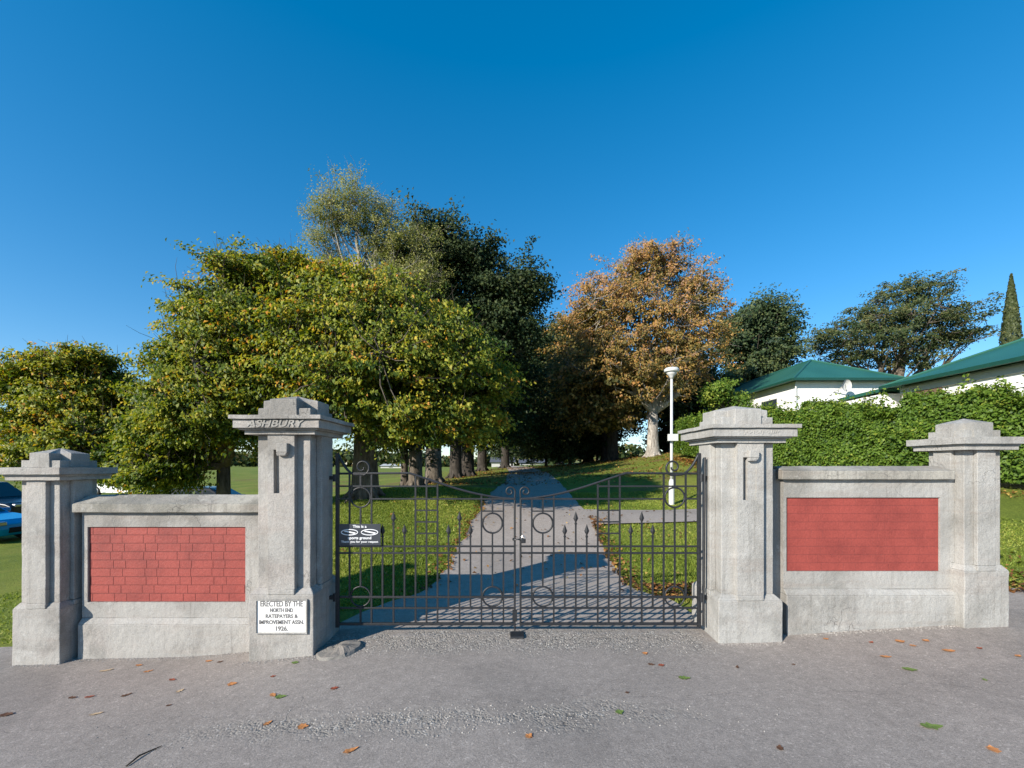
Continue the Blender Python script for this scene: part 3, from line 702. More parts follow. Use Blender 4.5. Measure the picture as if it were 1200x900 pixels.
def tree(name, label, cat, base, lobes, mat, barkm, seed, clumps=400, per=40, leaf=.12, asp=.55, csize=.5, flat=.35, droop=.5,
         trunk_r=.3, fork=.35, group=None, tint0=.35, tsd=.22, shell=.55, limb_r=.4, twigs=.5, lean=(0, 0), out=1.0, fork_z=None, twig_r=.012, fine=0, top_tint=0.0, tvar=.35, inner=.18, flare=1.3, rough=.42, spray=1.0):
    """lobes: (px, py, rpx_x, rpx_z, depth, ry)"""
    rg = np.random.default_rng(seed)
    bx, by = base; bz = h1(bx, by) - .15
    Ls = []
    for (px, py, rx, rz, dd, ry) in lobes:
        c = P(px, py, dd); Ls.append((np.array(c), np.array([rx * dd / F, ry, rz * dd / F])))
    t = empty(name, (bx, by, bz + .12), label, cat, group)
    vol = np.array([(l[1][0] * l[1][1] * l[1][2]) ** (2 / 3) for l in Ls]); vol /= vol.sum()
    cen = np.array([l[0] for l in Ls]); allc = cen.mean(0)
    # ---- limbs
    mb = MB(); fz = fork_z if fork_z is not None else bz + (cen[:, 2].min() - bz) * fork + .6
    top = Vector((bx + lean[0], by + lean[1], fz))
    tp = [Vector((bx, by, bz)), Vector((bx, by, bz + .25)), Vector((bx, by, bz + .8)), Vector((bx + lean[0] * .5, by + lean[1] * .5, (bz + fz) / 2 + .2)), top]
    tr = [trunk_r * flare, trunk_r * (1 + (flare - 1) * .4), trunk_r * 1.02, trunk_r * .92, trunk_r * .85]
    mb.tube(tp, tr, 14); 
    for k in range(6):
        a = k * 1.05 + rg.random() * .4
        mb.tube([Vector((bx + math.cos(a) * trunk_r * .6, by + math.sin(a) * trunk_r * .6, bz + .5)), Vector((bx + math.cos(a) * trunk_r * 1.3, by + math.sin(a) * trunk_r * 1.3, bz + .2)), Vector((bx + math.cos(a) * trunk_r * 2.1, by + math.sin(a) * trunk_r * 2.1, bz + .0))], [trunk_r * .3 * flare / 1.5, trunk_r * .22 * flare / 1.5, trunk_r * .06], 7)
    nodes = []
    for c, r in Ls:
        e = Vector(c) + Vector((0, 0, r[2] * .3)); mid = top.lerp(e, .5) + Vector(rg.normal(size=3) * .25) + Vector((0, 0, -.12 * (e - top).length * (1 if e.z > top.z + 1 else 0)))
        pts = [top.lerp(mid, s) if s <= 1 else mid.lerp(e, s - 1) for s in (0, .5, 1, 1.5, 2)]
        pts = bez(top, top.lerp(mid, .9), mid, e, 9)
        jt = rg.normal(size=(10, 3)) * .07 * (e - top).length / 5; jt[0] = 0
        pts = [p + Vector(j) for p, j in zip(pts, jt)]
        rad = [trunk_r * limb_r * 1.4 * (1 - i / 9) + .02 for i in range(10)]
        mb.tube(pts, rad, 8, cap=False); nodes += [(np.array(p), q) for p, q in zip(pts[2:], rad[2:])]
        for k in range(5):
            i = rg.integers(3, 9); u = unit(rg, 1)[0]; e2 = Vector(c + u * r * .8); p0 = pts[i]
            m2 = p0.lerp(e2, .5) + Vector(rg.normal(size=3) * .15)
            pp = bez(p0, p0.lerp(m2, .8), m2, e2, 5); rr = [max(.012, rad[i] * .55 * (1 - j / 5.5)) for j in range(6)]
            mb.tube(pp, rr, 5, cap=False); nodes += [(np.array(p), q) for p, q in zip(pp[1:], rr[1:])]
    NP = np.array([n_[0] for n_ in nodes])
    # ---- clumps
    cc = []; 
    ks = rg.choice(len(Ls), size=clumps, p=vol)
    U = unit(rg, clumps); U[:, 2] = np.where((U[:, 2] < -.35) & (rg.random(clumps) < .5), -U[:, 2], U[:, 2])
    rad = (shell + (1 - shell) * rg.random(clumps) ** .6) * (1 + rough * np.array([mnoise.noise((u[0] * 2.1 + k * 7, u[1] * 2.1, u[2] * 2.1)) + .6 * mnoise.noise((u[0] * 5.3 + k * 3, u[1] * 5.3, u[2] * 5.3)) for u, k in zip(U, ks)])) * out
    rad = np.where(rg.random(clumps) < .07, np.maximum(rad, .95) * rg.uniform(1.05, 1.28, clumps), rad)
    Cc = np.array([Ls[k][0] for k in ks]) + U * np.array([Ls[k][1] for k in ks]) * rad[:, None]
    keep = Cc[:, 2] > bz + .5; Cc = Cc[keep]; U = U[keep]; n = len(Cc)
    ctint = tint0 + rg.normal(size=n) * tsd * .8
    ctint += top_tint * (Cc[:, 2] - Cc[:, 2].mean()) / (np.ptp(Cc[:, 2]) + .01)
    tb = MB(); 
    pick = rg.random(n) < twigs
    for i in np.nonzero(pick)[0]:
        dd = ((NP - Cc[i]) ** 2).sum(1); j = int(np.argmin(dd))
        if dd[j] < 9 + csize * 10:
            a = Vector(NP[j]); e = Vector(Cc[i]); m_ = a.lerp(e, .55) + Vector((0, 0, -.08 * (e - a).length)) + Vector(rg.normal(size=3) * .06)
            mb.tube([a, m_, e], [min(nodes[j][1], twig_r * 2.2), twig_r * 1.4, twig_r * .6], 4, cap=False)
            for _ in range(fine):
                u = Vector(unit(rg, 1)[0] + U[i] * .9 + np.array([0, 0, .5])).normalized() * csize * rg.uniform(.8, 1.6)
                mb.tube([e.lerp(a, .2), e + u * .6, e + u], [twig_r * .7, twig_r * .5, twig_r * .25], 3, cap=False)
    mb.build('trunk', barkm, t, smooth=True)
    # ---- leaves
    sz = csize * rg.uniform(.6, 1.3, size=n)
    N = n * per; idx = np.repeat(np.arange(n), per)
    g = np.clip(rg.normal(size=(N, 3)) * .5, -1.05, 1.05)
    outd = (Cc - allc); outd[:, 2] *= .2; outd /= np.linalg.norm(outd, axis=1, keepdims=True) + 1e-6
    off = g * sz[idx][:, None] * (1 - .42 * spray); off[:, 2] *= flat
    sd_ = outd * np.array([1, 1, .5]) + unit(rg, n) * .75 + np.array([0, 0, .18]); sd_ /= np.linalg.norm(sd_, axis=1, keepdims=True)
    tt = rg.uniform(-.55, 1.0, N) * sz[idx] * spray
    off += sd_[idx] * tt[:, None]; off[:, 2] -= droop * .55 * np.maximum(tt, 0) ** 2 / sz[idx]
    Cl = Cc[idx] + off
    nr = unit(rg, N) * .8 + outd[idx] * .25 + np.array([-.42, -.50, .50]); ax = unit(rg, N) * .6 + outd[idx] * .5 + np.array([0, 0, -droop])
    Lf = leaf * rg.uniform(.6, 1.25, size=N); tn = ctint[idx] + rg.normal(size=N) * tvar * .6
    # larger leaves deep inside the crown, tinted darker to paint in its inner shade
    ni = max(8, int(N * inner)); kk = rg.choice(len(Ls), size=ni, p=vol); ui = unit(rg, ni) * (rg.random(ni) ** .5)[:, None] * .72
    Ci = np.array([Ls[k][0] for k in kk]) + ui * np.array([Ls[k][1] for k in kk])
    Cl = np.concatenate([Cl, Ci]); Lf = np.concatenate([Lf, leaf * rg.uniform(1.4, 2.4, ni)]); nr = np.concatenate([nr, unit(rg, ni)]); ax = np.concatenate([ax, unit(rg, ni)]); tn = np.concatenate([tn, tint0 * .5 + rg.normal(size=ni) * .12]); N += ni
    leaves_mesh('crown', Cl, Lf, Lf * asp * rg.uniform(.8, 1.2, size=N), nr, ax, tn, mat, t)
    return t
GA = 'broad trees with turning leaves behind the left wall'
# nearest trees, left
xa = lambda px, dd: (px - CX) / F * dd
tree('broadleaf_tree', 'broad green and yellow leaved tree behind the left gate leaf, with drooping tiers', 'tree', (xa(428, 11.5), 11.5),
     [(440, 385, 84, 46, 10.9, 2.0), (375, 352, 62, 34, 11.4, 1.8), (515, 415, 66, 42, 10.6, 1.9), (345, 425, 66, 56, 11.0, 2.0), (460, 448, 96, 50, 10.2, 2.2), (548, 450, 44, 36, 10.7, 1.6), (400, 460, 70, 52, 10.2, 2.0), (490, 495, 75, 28, 9.9, 1.6), (330, 500, 50, 32, 11.3, 1.5), (585, 450, 18, 16, 11, 1.0), (550, 495, 40, 24, 10.5, 1.4), (425, 345, 40, 22, 11.6, 1.5), (410, 410, 80, 46, 10.4, 2.0), (480, 375, 40, 24, 11, 1.4)],
     M['lime'], M['bark'], 11, 2500, 58, .098, .56, .42, .36, .75, .33, group=GA, tint0=.44, top_tint=.1, fork_z=2.6, twigs=.6, twig_r=.009, fine=1, out=.93, inner=.12, rough=.34)
tree('broadleaf_tree', 'rounded green tree rising behind the left brick panel, leaves hanging to the coping', 'tree', (xa(262, 10.8), 10.8),
     [(305, 338, 50, 28, 11, 1.5), (262, 375, 38, 34, 10.8, 1.4), (290, 400, 62, 50, 10.4, 1.7), (235, 428, 38, 38, 10.3, 1.3), (255, 485, 62, 46, 9.8, 1.5), (212, 470, 30, 34, 10.3, 1.0), (198, 525, 40, 34, 10, 1.1), (195, 556, 42, 22, 9.8, .9), (300, 485, 42, 46, 9.9, 1.4), (285, 322, 24, 12, 11, .8), (345, 318, 38, 14, 11.3, 1.0), (270, 440, 50, 40, 9.9, 1.4)],
     M['lime'], M['bark'], 12, 2000, 58, .092, .56, .38, .36, .75, .17, group=GA, tint0=.42, top_tint=.12, fork_z=1.6, twigs=.6, twig_r=.009, fine=1, out=.90, inner=.12, rough=.36)
tree('broadleaf_tree', 'low wide green tree at the far left, spreading above the short end pillar', 'tree', (xa(95, 11.5), 11.5),
     [(82, 440, 50, 20, 11.8, 1.2), (36, 458, 32, 16, 11.8, 1.0), (108, 475, 44, 32, 11.8, 1.3), (50, 500, 38, 30, 11.6, 1.2), (125, 518, 50, 38, 11.5, 1.3), (70, 538, 52, 28, 11.5, 1.1), (24, 436, 22, 8, 11.6, .7), (105, 422, 20, 9, 11.8, .8), (140, 470, 20, 18, 12, .9), (150, 545, 40, 26, 11.5, 1)],
     M['lime'], M['bark'], 13, 1300, 54, .098, .56, .38, .36, .65, .15, group=GA, tint0=.5, top_tint=.15, fork_z=1.2, twigs=.6, twig_r=.009, fine=1, out=.96, inner=.10)
# tall thin tree and evergreen behind
tree('thin_crowned_tree', 'tall thin-leaved pale olive tree with grey forked trunk, topmost behind the broad tree', 'tree', (xa(436, 20), 20),
     [(415, 248, 40, 26, 20, 2.0), (440, 272, 30, 26, 20, 1.6), (388, 262, 22, 22, 20, 1.4), (376, 285, 16, 9, 20, 1), (485, 300, 34, 28, 20.5, 2), (450, 312, 30, 24, 21, 1.6), (480, 335, 44, 24, 20, 2), (400, 320, 26, 22, 21, 1.5)],
     M['willow'], M['palebark'], 21, 1000, 50, .10, .42, .50, .8, .35, .20, tint0=.6, fork_z=8.6, twigs=.6, twig_r=.009, fine=2, shell=.4, limb_r=.62, inner=.02)
tree('evergreen_oak', 'very dark evergreen tree with two rounded shoulders behind the broad tree', 'tree', (xa(508, 22), 22),
     [(512, 288, 36, 26, 23, 2.6), (555, 310, 34, 30, 23, 2.6), (500, 335, 52, 48, 23.5, 3), (612, 345, 28, 32, 23, 2.2), (575, 350, 36, 30, 23, 2.2), (590, 390, 44, 34, 23, 2.5), (530, 400, 60, 50, 23, 3)],
     M['oak'], M['bark'], 22, 850, 66, .17, .6, .78, .75, .2, .42, tint0=.45, fork_z=5.0, twigs=.5, shell=.5)
# avenue trees on the left of the path
av = [(487, 17.3, .27, 31, 'straight thick grey trunk, nearest of the avenue row left of the path', [(490, 430, 50, 60, 17.5, 2.2), (470, 480, 40, 35, 17.5, 2)]),
      (474, 17.8, .15, 32, 'slim leaning tree beside the thick grey trunk of the avenue row', [(460, 440, 40, 50, 18.3, 2)]),
      (534, 26, .36, 33, 'dark avenue tree left of the path, third trunk of the row', [(545, 440, 55, 55, 27, 3), (535, 490, 50, 28, 26, 3)]),
      (548, 28, .42, 34, 'dark avenue tree left of the path with its trunk close behind the third', [(580, 450, 50, 50, 29, 3), (570, 500, 44, 26, 28, 2.5)]),
      (565, 36, .40, 35, 'distant dark avenue tree left of the path', [(595, 430, 44, 45, 37, 3.5), (590, 490, 50, 32, 36, 3)]),
      (592, 46, .45, 36, 'farthest dark tree left of where the path reaches the rise', [(620, 450, 40, 50, 46, 4), (610, 500, 40, 25, 46, 3.5)])]
for px, dd, r_, sd, lab, lb in av:
    lb = lb + [(lb[-1][0] + 8, 505, 38, 18, dd, 2.2)]
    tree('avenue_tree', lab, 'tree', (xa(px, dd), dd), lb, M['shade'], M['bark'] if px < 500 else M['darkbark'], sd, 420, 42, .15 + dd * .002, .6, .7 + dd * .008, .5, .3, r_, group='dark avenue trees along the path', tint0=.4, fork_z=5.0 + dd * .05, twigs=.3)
# avenue trees, right and far end
for px, dd, r_, sd, mt, lab, lb in [
      (655, 48, .4, 41, 'shade', 'dark tree right of the path at the top of the rise', [(645, 430, 40, 44, 46, 6), (650, 495, 48, 34, 44, 7)]),
      (690, 42, .45, 42, 'shade', 'dark tree standing between the path and the russet tree', [(680, 425, 36, 42, 41, 5), (680, 480, 54, 44, 38, 6)]),
      (718, 33, .42, 43, 'chestnut', 'shaded russet tree with dark trunk, just left of the big russet tree', [(685, 400, 34, 34, 33, 4), (690, 450, 48, 40, 31, 5), (705, 488, 46, 26, 31, 4)]),
      (708, 38, .30, 44, 'shade', 'thin dark trunk behind the shaded russet tree', [(720, 470, 40, 36, 39, 3)]),
      (790, 36, .42, 45, 'shade', 'dark tree behind the big russet tree, near the lamp post', [(800, 465, 44, 40, 36, 3), (775, 440, 40, 40, 36, 3)])]:
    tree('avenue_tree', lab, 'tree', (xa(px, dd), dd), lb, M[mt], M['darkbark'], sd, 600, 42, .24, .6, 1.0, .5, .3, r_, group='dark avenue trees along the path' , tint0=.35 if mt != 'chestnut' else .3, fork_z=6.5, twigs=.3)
for px, py, rx, rz, dd, sd, lab in ((640, 512, 26, 24, 40, 46, 'dark bush under the avenue trees where the path crests'), (668, 510, 30, 28, 37, 47, 'dark bush under the avenue trees, right of the crest'),
      (700, 512, 26, 24, 41, 48, 'dark bush behind the trunks left of the russet tree'), (795, 500, 24, 30, 40, 49, 'dark bush behind the lamp post'), (600, 520, 18, 16, 60, 50, 'small dark bush far left of the crest')):
    tree('bush', lab, 'bush', (xa(px, dd), dd), [(px, py, rx, rz, dd, 2.2), (px - rx * .5, py + rz * .6, rx * .8, rz * .7, dd, 2)], M['shade'], M['darkbark'], sd, 170, 42, .24, .6, .9, .6, .2, .12, group='dark bushes under the avenue trees', tint0=.35, fork_z=h1(xa(px, dd), dd) + .8, twigs=.2)
tree('russet_tree', 'big rounded russet and orange tree with pale flared trunk on the rise', 'tree', (xa(765, 27.5), 27.5),
     [(750, 325, 52, 28, 27.5, 3), (700, 365, 36, 36, 27.5, 2.8), (810, 355, 36, 34, 27.5, 2.8), (760, 385, 72, 50, 27.5, 3.6), (712, 425, 48, 34, 27, 3), (805, 420, 44, 34, 27, 3), (765, 448, 52, 26, 26.5, 2.6), (775, 312, 40, 18, 27.5, 2), (840, 380, 10, 20, 27.5, 1.6)],
     M['chestnut'], M['palebark'], 51, 1150, 52, .16, .5, .62, .5, .3, .36, tint0=.52, fork_z=5.0, twigs=.5, twig_r=.014, fine=1, top_tint=.4, shell=.4, limb_r=.45, inner=.06, flare=1.8)
tree('dark_tree', 'rounded blue-green tree between the russet tree and the green roofs', 'tree', (xa(885, 38), 38),
     [(895, 378, 32, 26, 38, 3), (868, 400, 24, 34, 38, 3), (905, 415, 26, 30, 38, 3), (880, 445, 34, 30, 38, 3), (850, 470, 30, 26, 38, 3)],
     M['bluegreen'], M['bark'], 61, 750, 44, .24, .6, .95, .5, .2, .4, tint0=.5, fork_z=6, twigs=.4)
tree('spreading_tree', 'wide spreading flat-topped tree beyond the green roofs', 'tree', (xa(1044, 46), 46),
     [(1065, 348, 44, 18, 46, 5), (1015, 375, 34, 16, 46, 5), (1112, 376, 34, 18, 46, 4.5), (1060, 380, 50, 22, 46, 5), (972, 400, 28, 12, 46, 4), (1025, 402, 42, 16, 46, 5), (1105, 400, 38, 14, 46, 4), (1060, 422, 40, 12, 46, 4), (1135, 392, 18, 8, 46, 3), (1000, 420, 26, 8, 46, 3)],
     M['olive'], M['bark'], 62, 900, 44, .24, .55, .95, .42, .2, .5, tint0=.5, fork_z=8.0, twigs=.6, twig_r=.025, shell=.2, limb_r=.6, inner=.0, rough=.24, out=.9)
# shrub at the end of the hedge
tree('shrub', 'pale green shrub against the far end of the hedge', 'shrub', (xa(845, 26), 26), [(842, 462, 16, 12, 26, 1.2), (860, 470, 14, 10, 26, 1)], M['hedge'], M['bark'], 63, 110, 36, .14, .6, .5, .7, .1, .08, tint0=.6, fork_z=4.2, twigs=.2)
# cypress
def column_tree():
    rg = np.random.default_rng(71); dd = 48; c = P(1185, 420, dd); topz = P(0, 322, dd).z; bz = h1(c.x, dd); t = empty('cypress_tree', (c.x, dd, bz), 'narrow pointed cypress above the right green roof', 'tree')
    n = 9000; u = rg.random(n); z = bz + .8 + (topz - bz - .8) * u; r = .85 * np.minimum(1, (1 - u) * 2.6) ** .8 * (.75 + .3 * rg.random(n)); a = rg.random(n) * 6.283
    C = np.stack([c.x + r * np.cos(a), dd + r * np.sin(a), z], 1); nr = np.stack([np.cos(a), np.sin(a), np.zeros(n)], 1) + rg.normal(size=(n, 3)) * .4; ax = np.tile([0, 0, 1.], (n, 1)) + rg.normal(size=(n, 3)) * .25
    L = rg.uniform(.25, .5, n); leaves_mesh('crown', C, L, L * .4, nr, ax, rg.random(n), M['cypress'], t)
    b = MB(); b.tube([(c.x, dd, bz - .1), (c.x, dd, bz + 3), (c.x, dd, topz - 1.5)], [.25, .2, .04], 8); b.build('trunk', M['bark'], t)
column_tree()
# hedge
def hedge():
    rg = np.random.default_rng(81)
    line = np.array([(9.9, 23.5, 3.9), (9.7, 20, 3.7), (9.9, 16, 3.5), (10.8, 13, 3.25), (11.7, 10.5, 3.2), (12.4, 8, 3.2), (12.9, 5.5, 3.2)])
    seg = np.hypot(*np.diff(line[:, :2], axis=0).T); s = np.concatenate([[0], np.cumsum(seg)]); Lt = s[-1]
    t = empty('hedge', (10.8, 13, h1(10.8, 13)), 'long bright green clipped hedge behind the right wing wall', 'hedge')
    n = 130000; u = rg.random(n) * Lt; x = np.interp(u, s, line[:, 0]); y = np.interp(u, s, line[:, 1]); tz = np.interp(u, s, line[:, 2])
    dx = np.gradient(line[:, 0], s); dy = np.gradient(line[:, 1], s); tx = np.interp(u, s, dx); ty = np.interp(u, s, dy); nn = np.hypot(tx, ty); nx, ny = ty / nn, -tx / nn      # normal
    nx, ny = -np.abs(nx), -np.abs(ny) * 0 + ny * np.sign(nx) * -1
    g = H(x, y); bulge = .18 * np.sin(u * 2.1) + .13 * np.sin(u * 4.7 + 1) + .10 * np.sin(u * 9.3 + 2); v = rg.random(n)
    face = rg.random(n) < .68
    from mathutils import noise as mn
    wob = np.array([mn.noise((a * 1.3, b_ * 3.0, 0)) * .20 + mn.noise((a * 4.1, b_ * 9.0, 5)) * .12 for a, b_ in zip(u, v)])
    zz = np.where(face, g + .1 + (tz - g) * v ** .9, tz + wob * .8 + bulge * .7 + rg.normal(size=n) * .06)
    off = np.where(face, .75 + wob + bulge * .6 - .35 * np.clip(v - .75, 0, 1) * 2, (rg.random(n) * 2 - 1) * .75) + np.where(face, rg.normal(size=n) * .07, 0)
    zz = np.where(face, zz + bulge * .7 * v, zz)
    C = np.stack([x + nx * off, y + ny * off, zz], 1)
    nr = np.where(face[:, None], np.stack([nx, ny, np.full(n, .5)], 1), np.array([-.1, -.2, 1.])) + rg.normal(size=(n, 3)) * .55
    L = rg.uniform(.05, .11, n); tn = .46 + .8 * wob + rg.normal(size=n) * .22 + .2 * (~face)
    # sprigs standing proud of the top
    m = 260; us = rg.random(m) * Lt; sx_ = np.interp(us, s, line[:, 0]) + rg.normal(size=m) * .35; sy_ = np.interp(us, s, line[:, 1]); sz_ = np.interp(us, s, line[:, 2])
    k = 14; ii = np.repeat(np.arange(m), k); hh = rg.random(m * k) * (.2 + .45 * rg.random(m))[ii]
    C2 = np.stack([sx_[ii] + rg.normal(size=m * k) * .05, sy_[ii] + rg.normal(size=m * k) * .05, sz_[ii] + hh], 1)
    C = np.concatenate([C, C2]); nr = np.concatenate([nr, rg.normal(size=(m * k, 3))]); L = np.concatenate([L, rg.uniform(.07, .12, m * k)]); tn = np.concatenate([tn, .7 + rg.normal(size=m * k) * .2])
    ax = rg.normal(size=C.shape) * .6 + np.array([0, 0, -.3])
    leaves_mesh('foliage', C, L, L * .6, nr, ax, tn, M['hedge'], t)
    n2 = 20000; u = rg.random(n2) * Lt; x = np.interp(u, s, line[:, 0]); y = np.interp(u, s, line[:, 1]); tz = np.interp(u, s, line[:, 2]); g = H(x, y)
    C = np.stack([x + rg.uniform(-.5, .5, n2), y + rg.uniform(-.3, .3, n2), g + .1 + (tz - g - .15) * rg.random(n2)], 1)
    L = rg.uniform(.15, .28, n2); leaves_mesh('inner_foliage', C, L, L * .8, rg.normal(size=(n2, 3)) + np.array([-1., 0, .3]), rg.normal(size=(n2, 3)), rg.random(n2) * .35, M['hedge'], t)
hedge()

# grass blades, leaf litter (nobody could count them)
def on_lawn(x, y):
    lo, hi = path_edges(y); a, b_ = side_edges(x)
    return ~(((x > lo) & (x < hi)) | ((x > 1.6) & (y > a) & (y < b_)))
def blades():
    rg = np.random.default_rng(5); Xs = []; Ys = []
    for (x0, x1, y0, y1, n) in ((-3.2, 3.6, 4.9, 8, 70000), (-6, 8, 8, 15, 90000), (4.5, 9, 5.0, 9, 22000), (-8, -4.2, 4.45, 9, 9000)):
        x = rg.uniform(x0, x1, n); y = rg.uniform(y0, y1, n); k = on_lawn(x, y); Xs.append(x[k]); Ys.append(y[k])
    x = np.concatenate(Xs); y = np.concatenate(Ys); n = len(x); z = H(x, y) - .03
    hgt = rg.uniform(.018, .045, n) * (1 + .3 * np.sin(x * 3) * np.sin(y * 2.3)); wd = rg.uniform(.004, .009, n) * (1 + y * .06)
    a = rg.random(n) * 6.283; lean = rg.normal(size=(n, 2)) * .025
    V = np.empty((n, 3, 3)); ca, sa = np.cos(a) * wd, np.sin(a) * wd
    V[:, 0] = np.stack([x - ca, y - sa, z], 1); V[:, 1] = np.stack([x + ca, y + sa, z], 1); V[:, 2] = np.stack([x + lean[:, 0], y + lean[:, 1], z + hgt], 1)
    me = bpy.data.meshes.new('grass_blades'); me.vertices.add(n * 3); me.loops.add(n * 3); me.polygons.add(n)
    me.vertices.foreach_set('co', V.reshape(-1).astype(np.float32)); me.loops.foreach_set('vertex_index', np.arange(n * 3, dtype=np.int32))
    me.polygons.foreach_set('loop_start', np.arange(0, n * 3, 3, dtype=np.int32))
    at = me.attributes.new('tint', 'FLOAT', 'FACE'); at.data.foreach_set('value', np.clip(.45 + .2 * np.sin(x * 1.7 + y) + rg.normal(size=n) * .25, 0, 1).astype(np.float32))
    me.update(); me.validate(); tag(link_mesh('grass', me, M['blade']), 'short green grass of the park lawns behind the gate', 'grass', kind='stuff')
blades()
def litter():
    rg = np.random.default_rng(6); pts = []
    lo = []; 
    y = rg.uniform(5.1, 10, 480); l, h_ = path_edges(y); x = h_ + np.abs(rg.normal(size=480)) * .16 - .05; pts.append(np.stack([x, y], 1))
    y = rg.uniform(5.3, 12, 380); l, h_ = path_edges(y); x = l - np.abs(rg.normal(size=380)) * .13 + .04; pts.append(np.stack([x, y], 1))
    x = rg.uniform(1.7, 2.6, 420); y = rg.uniform(4.95, 5.5, 420); pts.append(np.stack([x, y], 1))
    x = rg.uniform(-3, 6, 500); y = rg.uniform(5.2, 14, 500); pts.append(np.stack([x, y], 1))
    x = rg.uniform(-4, 12, 9000); y = rg.uniform(17, 40, 9000); k = rg.random(9000) < .35 + .5 * (np.sin(x * .8 + y * .5) > .2); pts.append(np.stack([x, y], 1)[k])
    x = rg.uniform(4.6, 8, 900); y = 4.75 + np.abs(rg.normal(size=900)) * .5; pts.append(np.stack([x, y], 1))
    q = rg.random(2600); hx_ = np.interp(q * 18, [0, 3.5, 7.5, 10.6, 13.2, 15.8, 18], [9.9, 9.7, 9.9, 10.8, 11.7, 12.4, 12.9]); hy_ = np.interp(q * 18, [0, 3.5, 7.5, 10.6, 13.2, 15.8, 18], [23.5, 20, 16, 13, 10.5, 8, 5.5])
    pts.append(np.stack([hx_ - .8 - np.abs(rg.normal(size=2600)) * .35, hy_], 1))
    p = np.concatenate(pts); n = len(p); z = H(p[:, 0], p[:, 1]) + .012 + rg.random(n) * .02 
    L = rg.uniform(.035, .08, n) * (1 + (p[:, 1] > 16) * .8)
    leaves_mesh_o = leaves_mesh('leaf_litter', np.column_stack([p, z]), L, L * .7, np.array([0, 0, 1.]) + rg.normal(size=(n, 3)) * .3, rg.normal(size=(n, 3)), rg.random(n), M['litter'], None)
    tag(leaves_mesh_o, 'brown and orange fallen leaves strewn along the path edges and under the trees', 'leaf litter', kind='stuff')
litter()
def gravel():
    rg = np.random.default_rng(9); mb = MB()
    for k in range(1900):
        if k % 3: x, y = rg.uniform(-1.65, 1.8), 3.62 + rg.random() ** .7 * .45
        else: x, y = rg.normal() * .8 - .4, 2.72 + rg.normal() * .09
        s = rg.uniform(.003, .0085); z = h1(x, y) if k < 0 else 0
        v = [np.array(u) * s * rg.uniform(.7, 1.3) for u in ((1, 0, 0), (0, 1, 0), (-1, 0, 0), (0, -1, 0), (0, 0, .8))]
        mb.add([(x + a[0], y + a[1], a[2]) for a in v], [(0, 1, 4), (1, 2, 4), (2, 3, 4), (3, 0, 4)])
    for k in range(1500):
        if k % 2: x = rg.uniform(-4.5, -1.7); y = 3.955 - abs(rg.normal()) * .03 if x < -2.35 else 3.725 - abs(rg.normal()) * .03
        else: x = rg.uniform(1.86, 4.5); y = (3.825 if x < 2.44 else 3.95) - abs(rg.normal()) * .03
        if x < -4.08: y -= .10
        s = rg.uniform(.003, .009)
        v = [np.array(u) * s * rg.uniform(.7, 1.3) for u in ((1, 0, 0), (0, 1, 0), (-1, 0, 0), (0, -1, 0), (0, 0, .8))]
        mb.add([(x + a[0], y + a[1], a[2]) for a in v], [(0, 1, 4), (1, 2, 4), (2, 3, 4), (3, 0, 4)])
    V = np.array(mb.v); V[:, 2] += H(V[:, 0], V[:, 1]) - .0005; mb.v = V.tolist()
    o = mb.build('loose_gravel', simple('gravel_stone', (.30, .275, .25), .9, .2, 0, .5, 30)); tag(o, 'loose grit and small stones on the footpath before the gate', 'gravel', kind='stuff')
gravel()

# single fallen leaves on the footpath
def leafcol(name, c): return simple(name, c, .7, .25, 0, .3, 60)
LC = {'orange': leafcol('orange_dead_leaf', (.48, .20, .07)), 'tan': leafcol('tan_dead_leaf', (.50, .36, .22)), 'brown': leafcol('brown_dead_leaf', (.12, .06, .035)), 'green': leafcol('green_fallen_leaf', (.13, .19, .045)), 'red': leafcol('red_brown_leaf', (.28, .075, .04))}
def fallen(px, py, L, asp, ang, col, label, curl=.14):
    # ray to the ground
    z = 0.
    for _ in range(8):
        dd = (EYE - z) * F / (py - CY); x = (px - CX) / F * dd; z = h1(x, dd)
    y = dd; n = 9; mb = MB(); vs = []
    rg = random.Random(int(px * 7 + py))
    for i in range(n):
        t = i / (n - 1); w = math.sin(math.pi * t ** .8) * asp * L / 2 * (1 + .3 * math.sin(t * 19 + px)) * rg.uniform(.8, 1.2) + .001
        zc = curl * L * (abs(t - .5) ** 2) * 1.6
        for s_ in (-1, 0, 1): vs.append(((t - .5) * L, s_ * w, zc + (abs(s_) * curl * .35 * w * 2) + rg.uniform(0, .002)))
    fs = [(i * 3 + k, (i + 1) * 3 + k, (i + 1) * 3 + k + 1, i * 3 + k + 1) for i in range(n - 1) for k in range(2)]
    vs = vs + [(v[0], v[1], v[2] - .0012) for v in vs]; m = n * 3; fs += [tuple(q + m for q in reversed(f)) for f in fs]
    me = bpy.data.meshes.new('fallen_leaf'); me.from_pydata(vs, [], fs); me.update()
    o = link_mesh('fallen_leaf', me, LC[col]); o.location = (x, y, z + .003); o.rotation_euler = (0, 0, ang)
    tag(o, label, 'leaf', 'fallen leaves on the footpath')
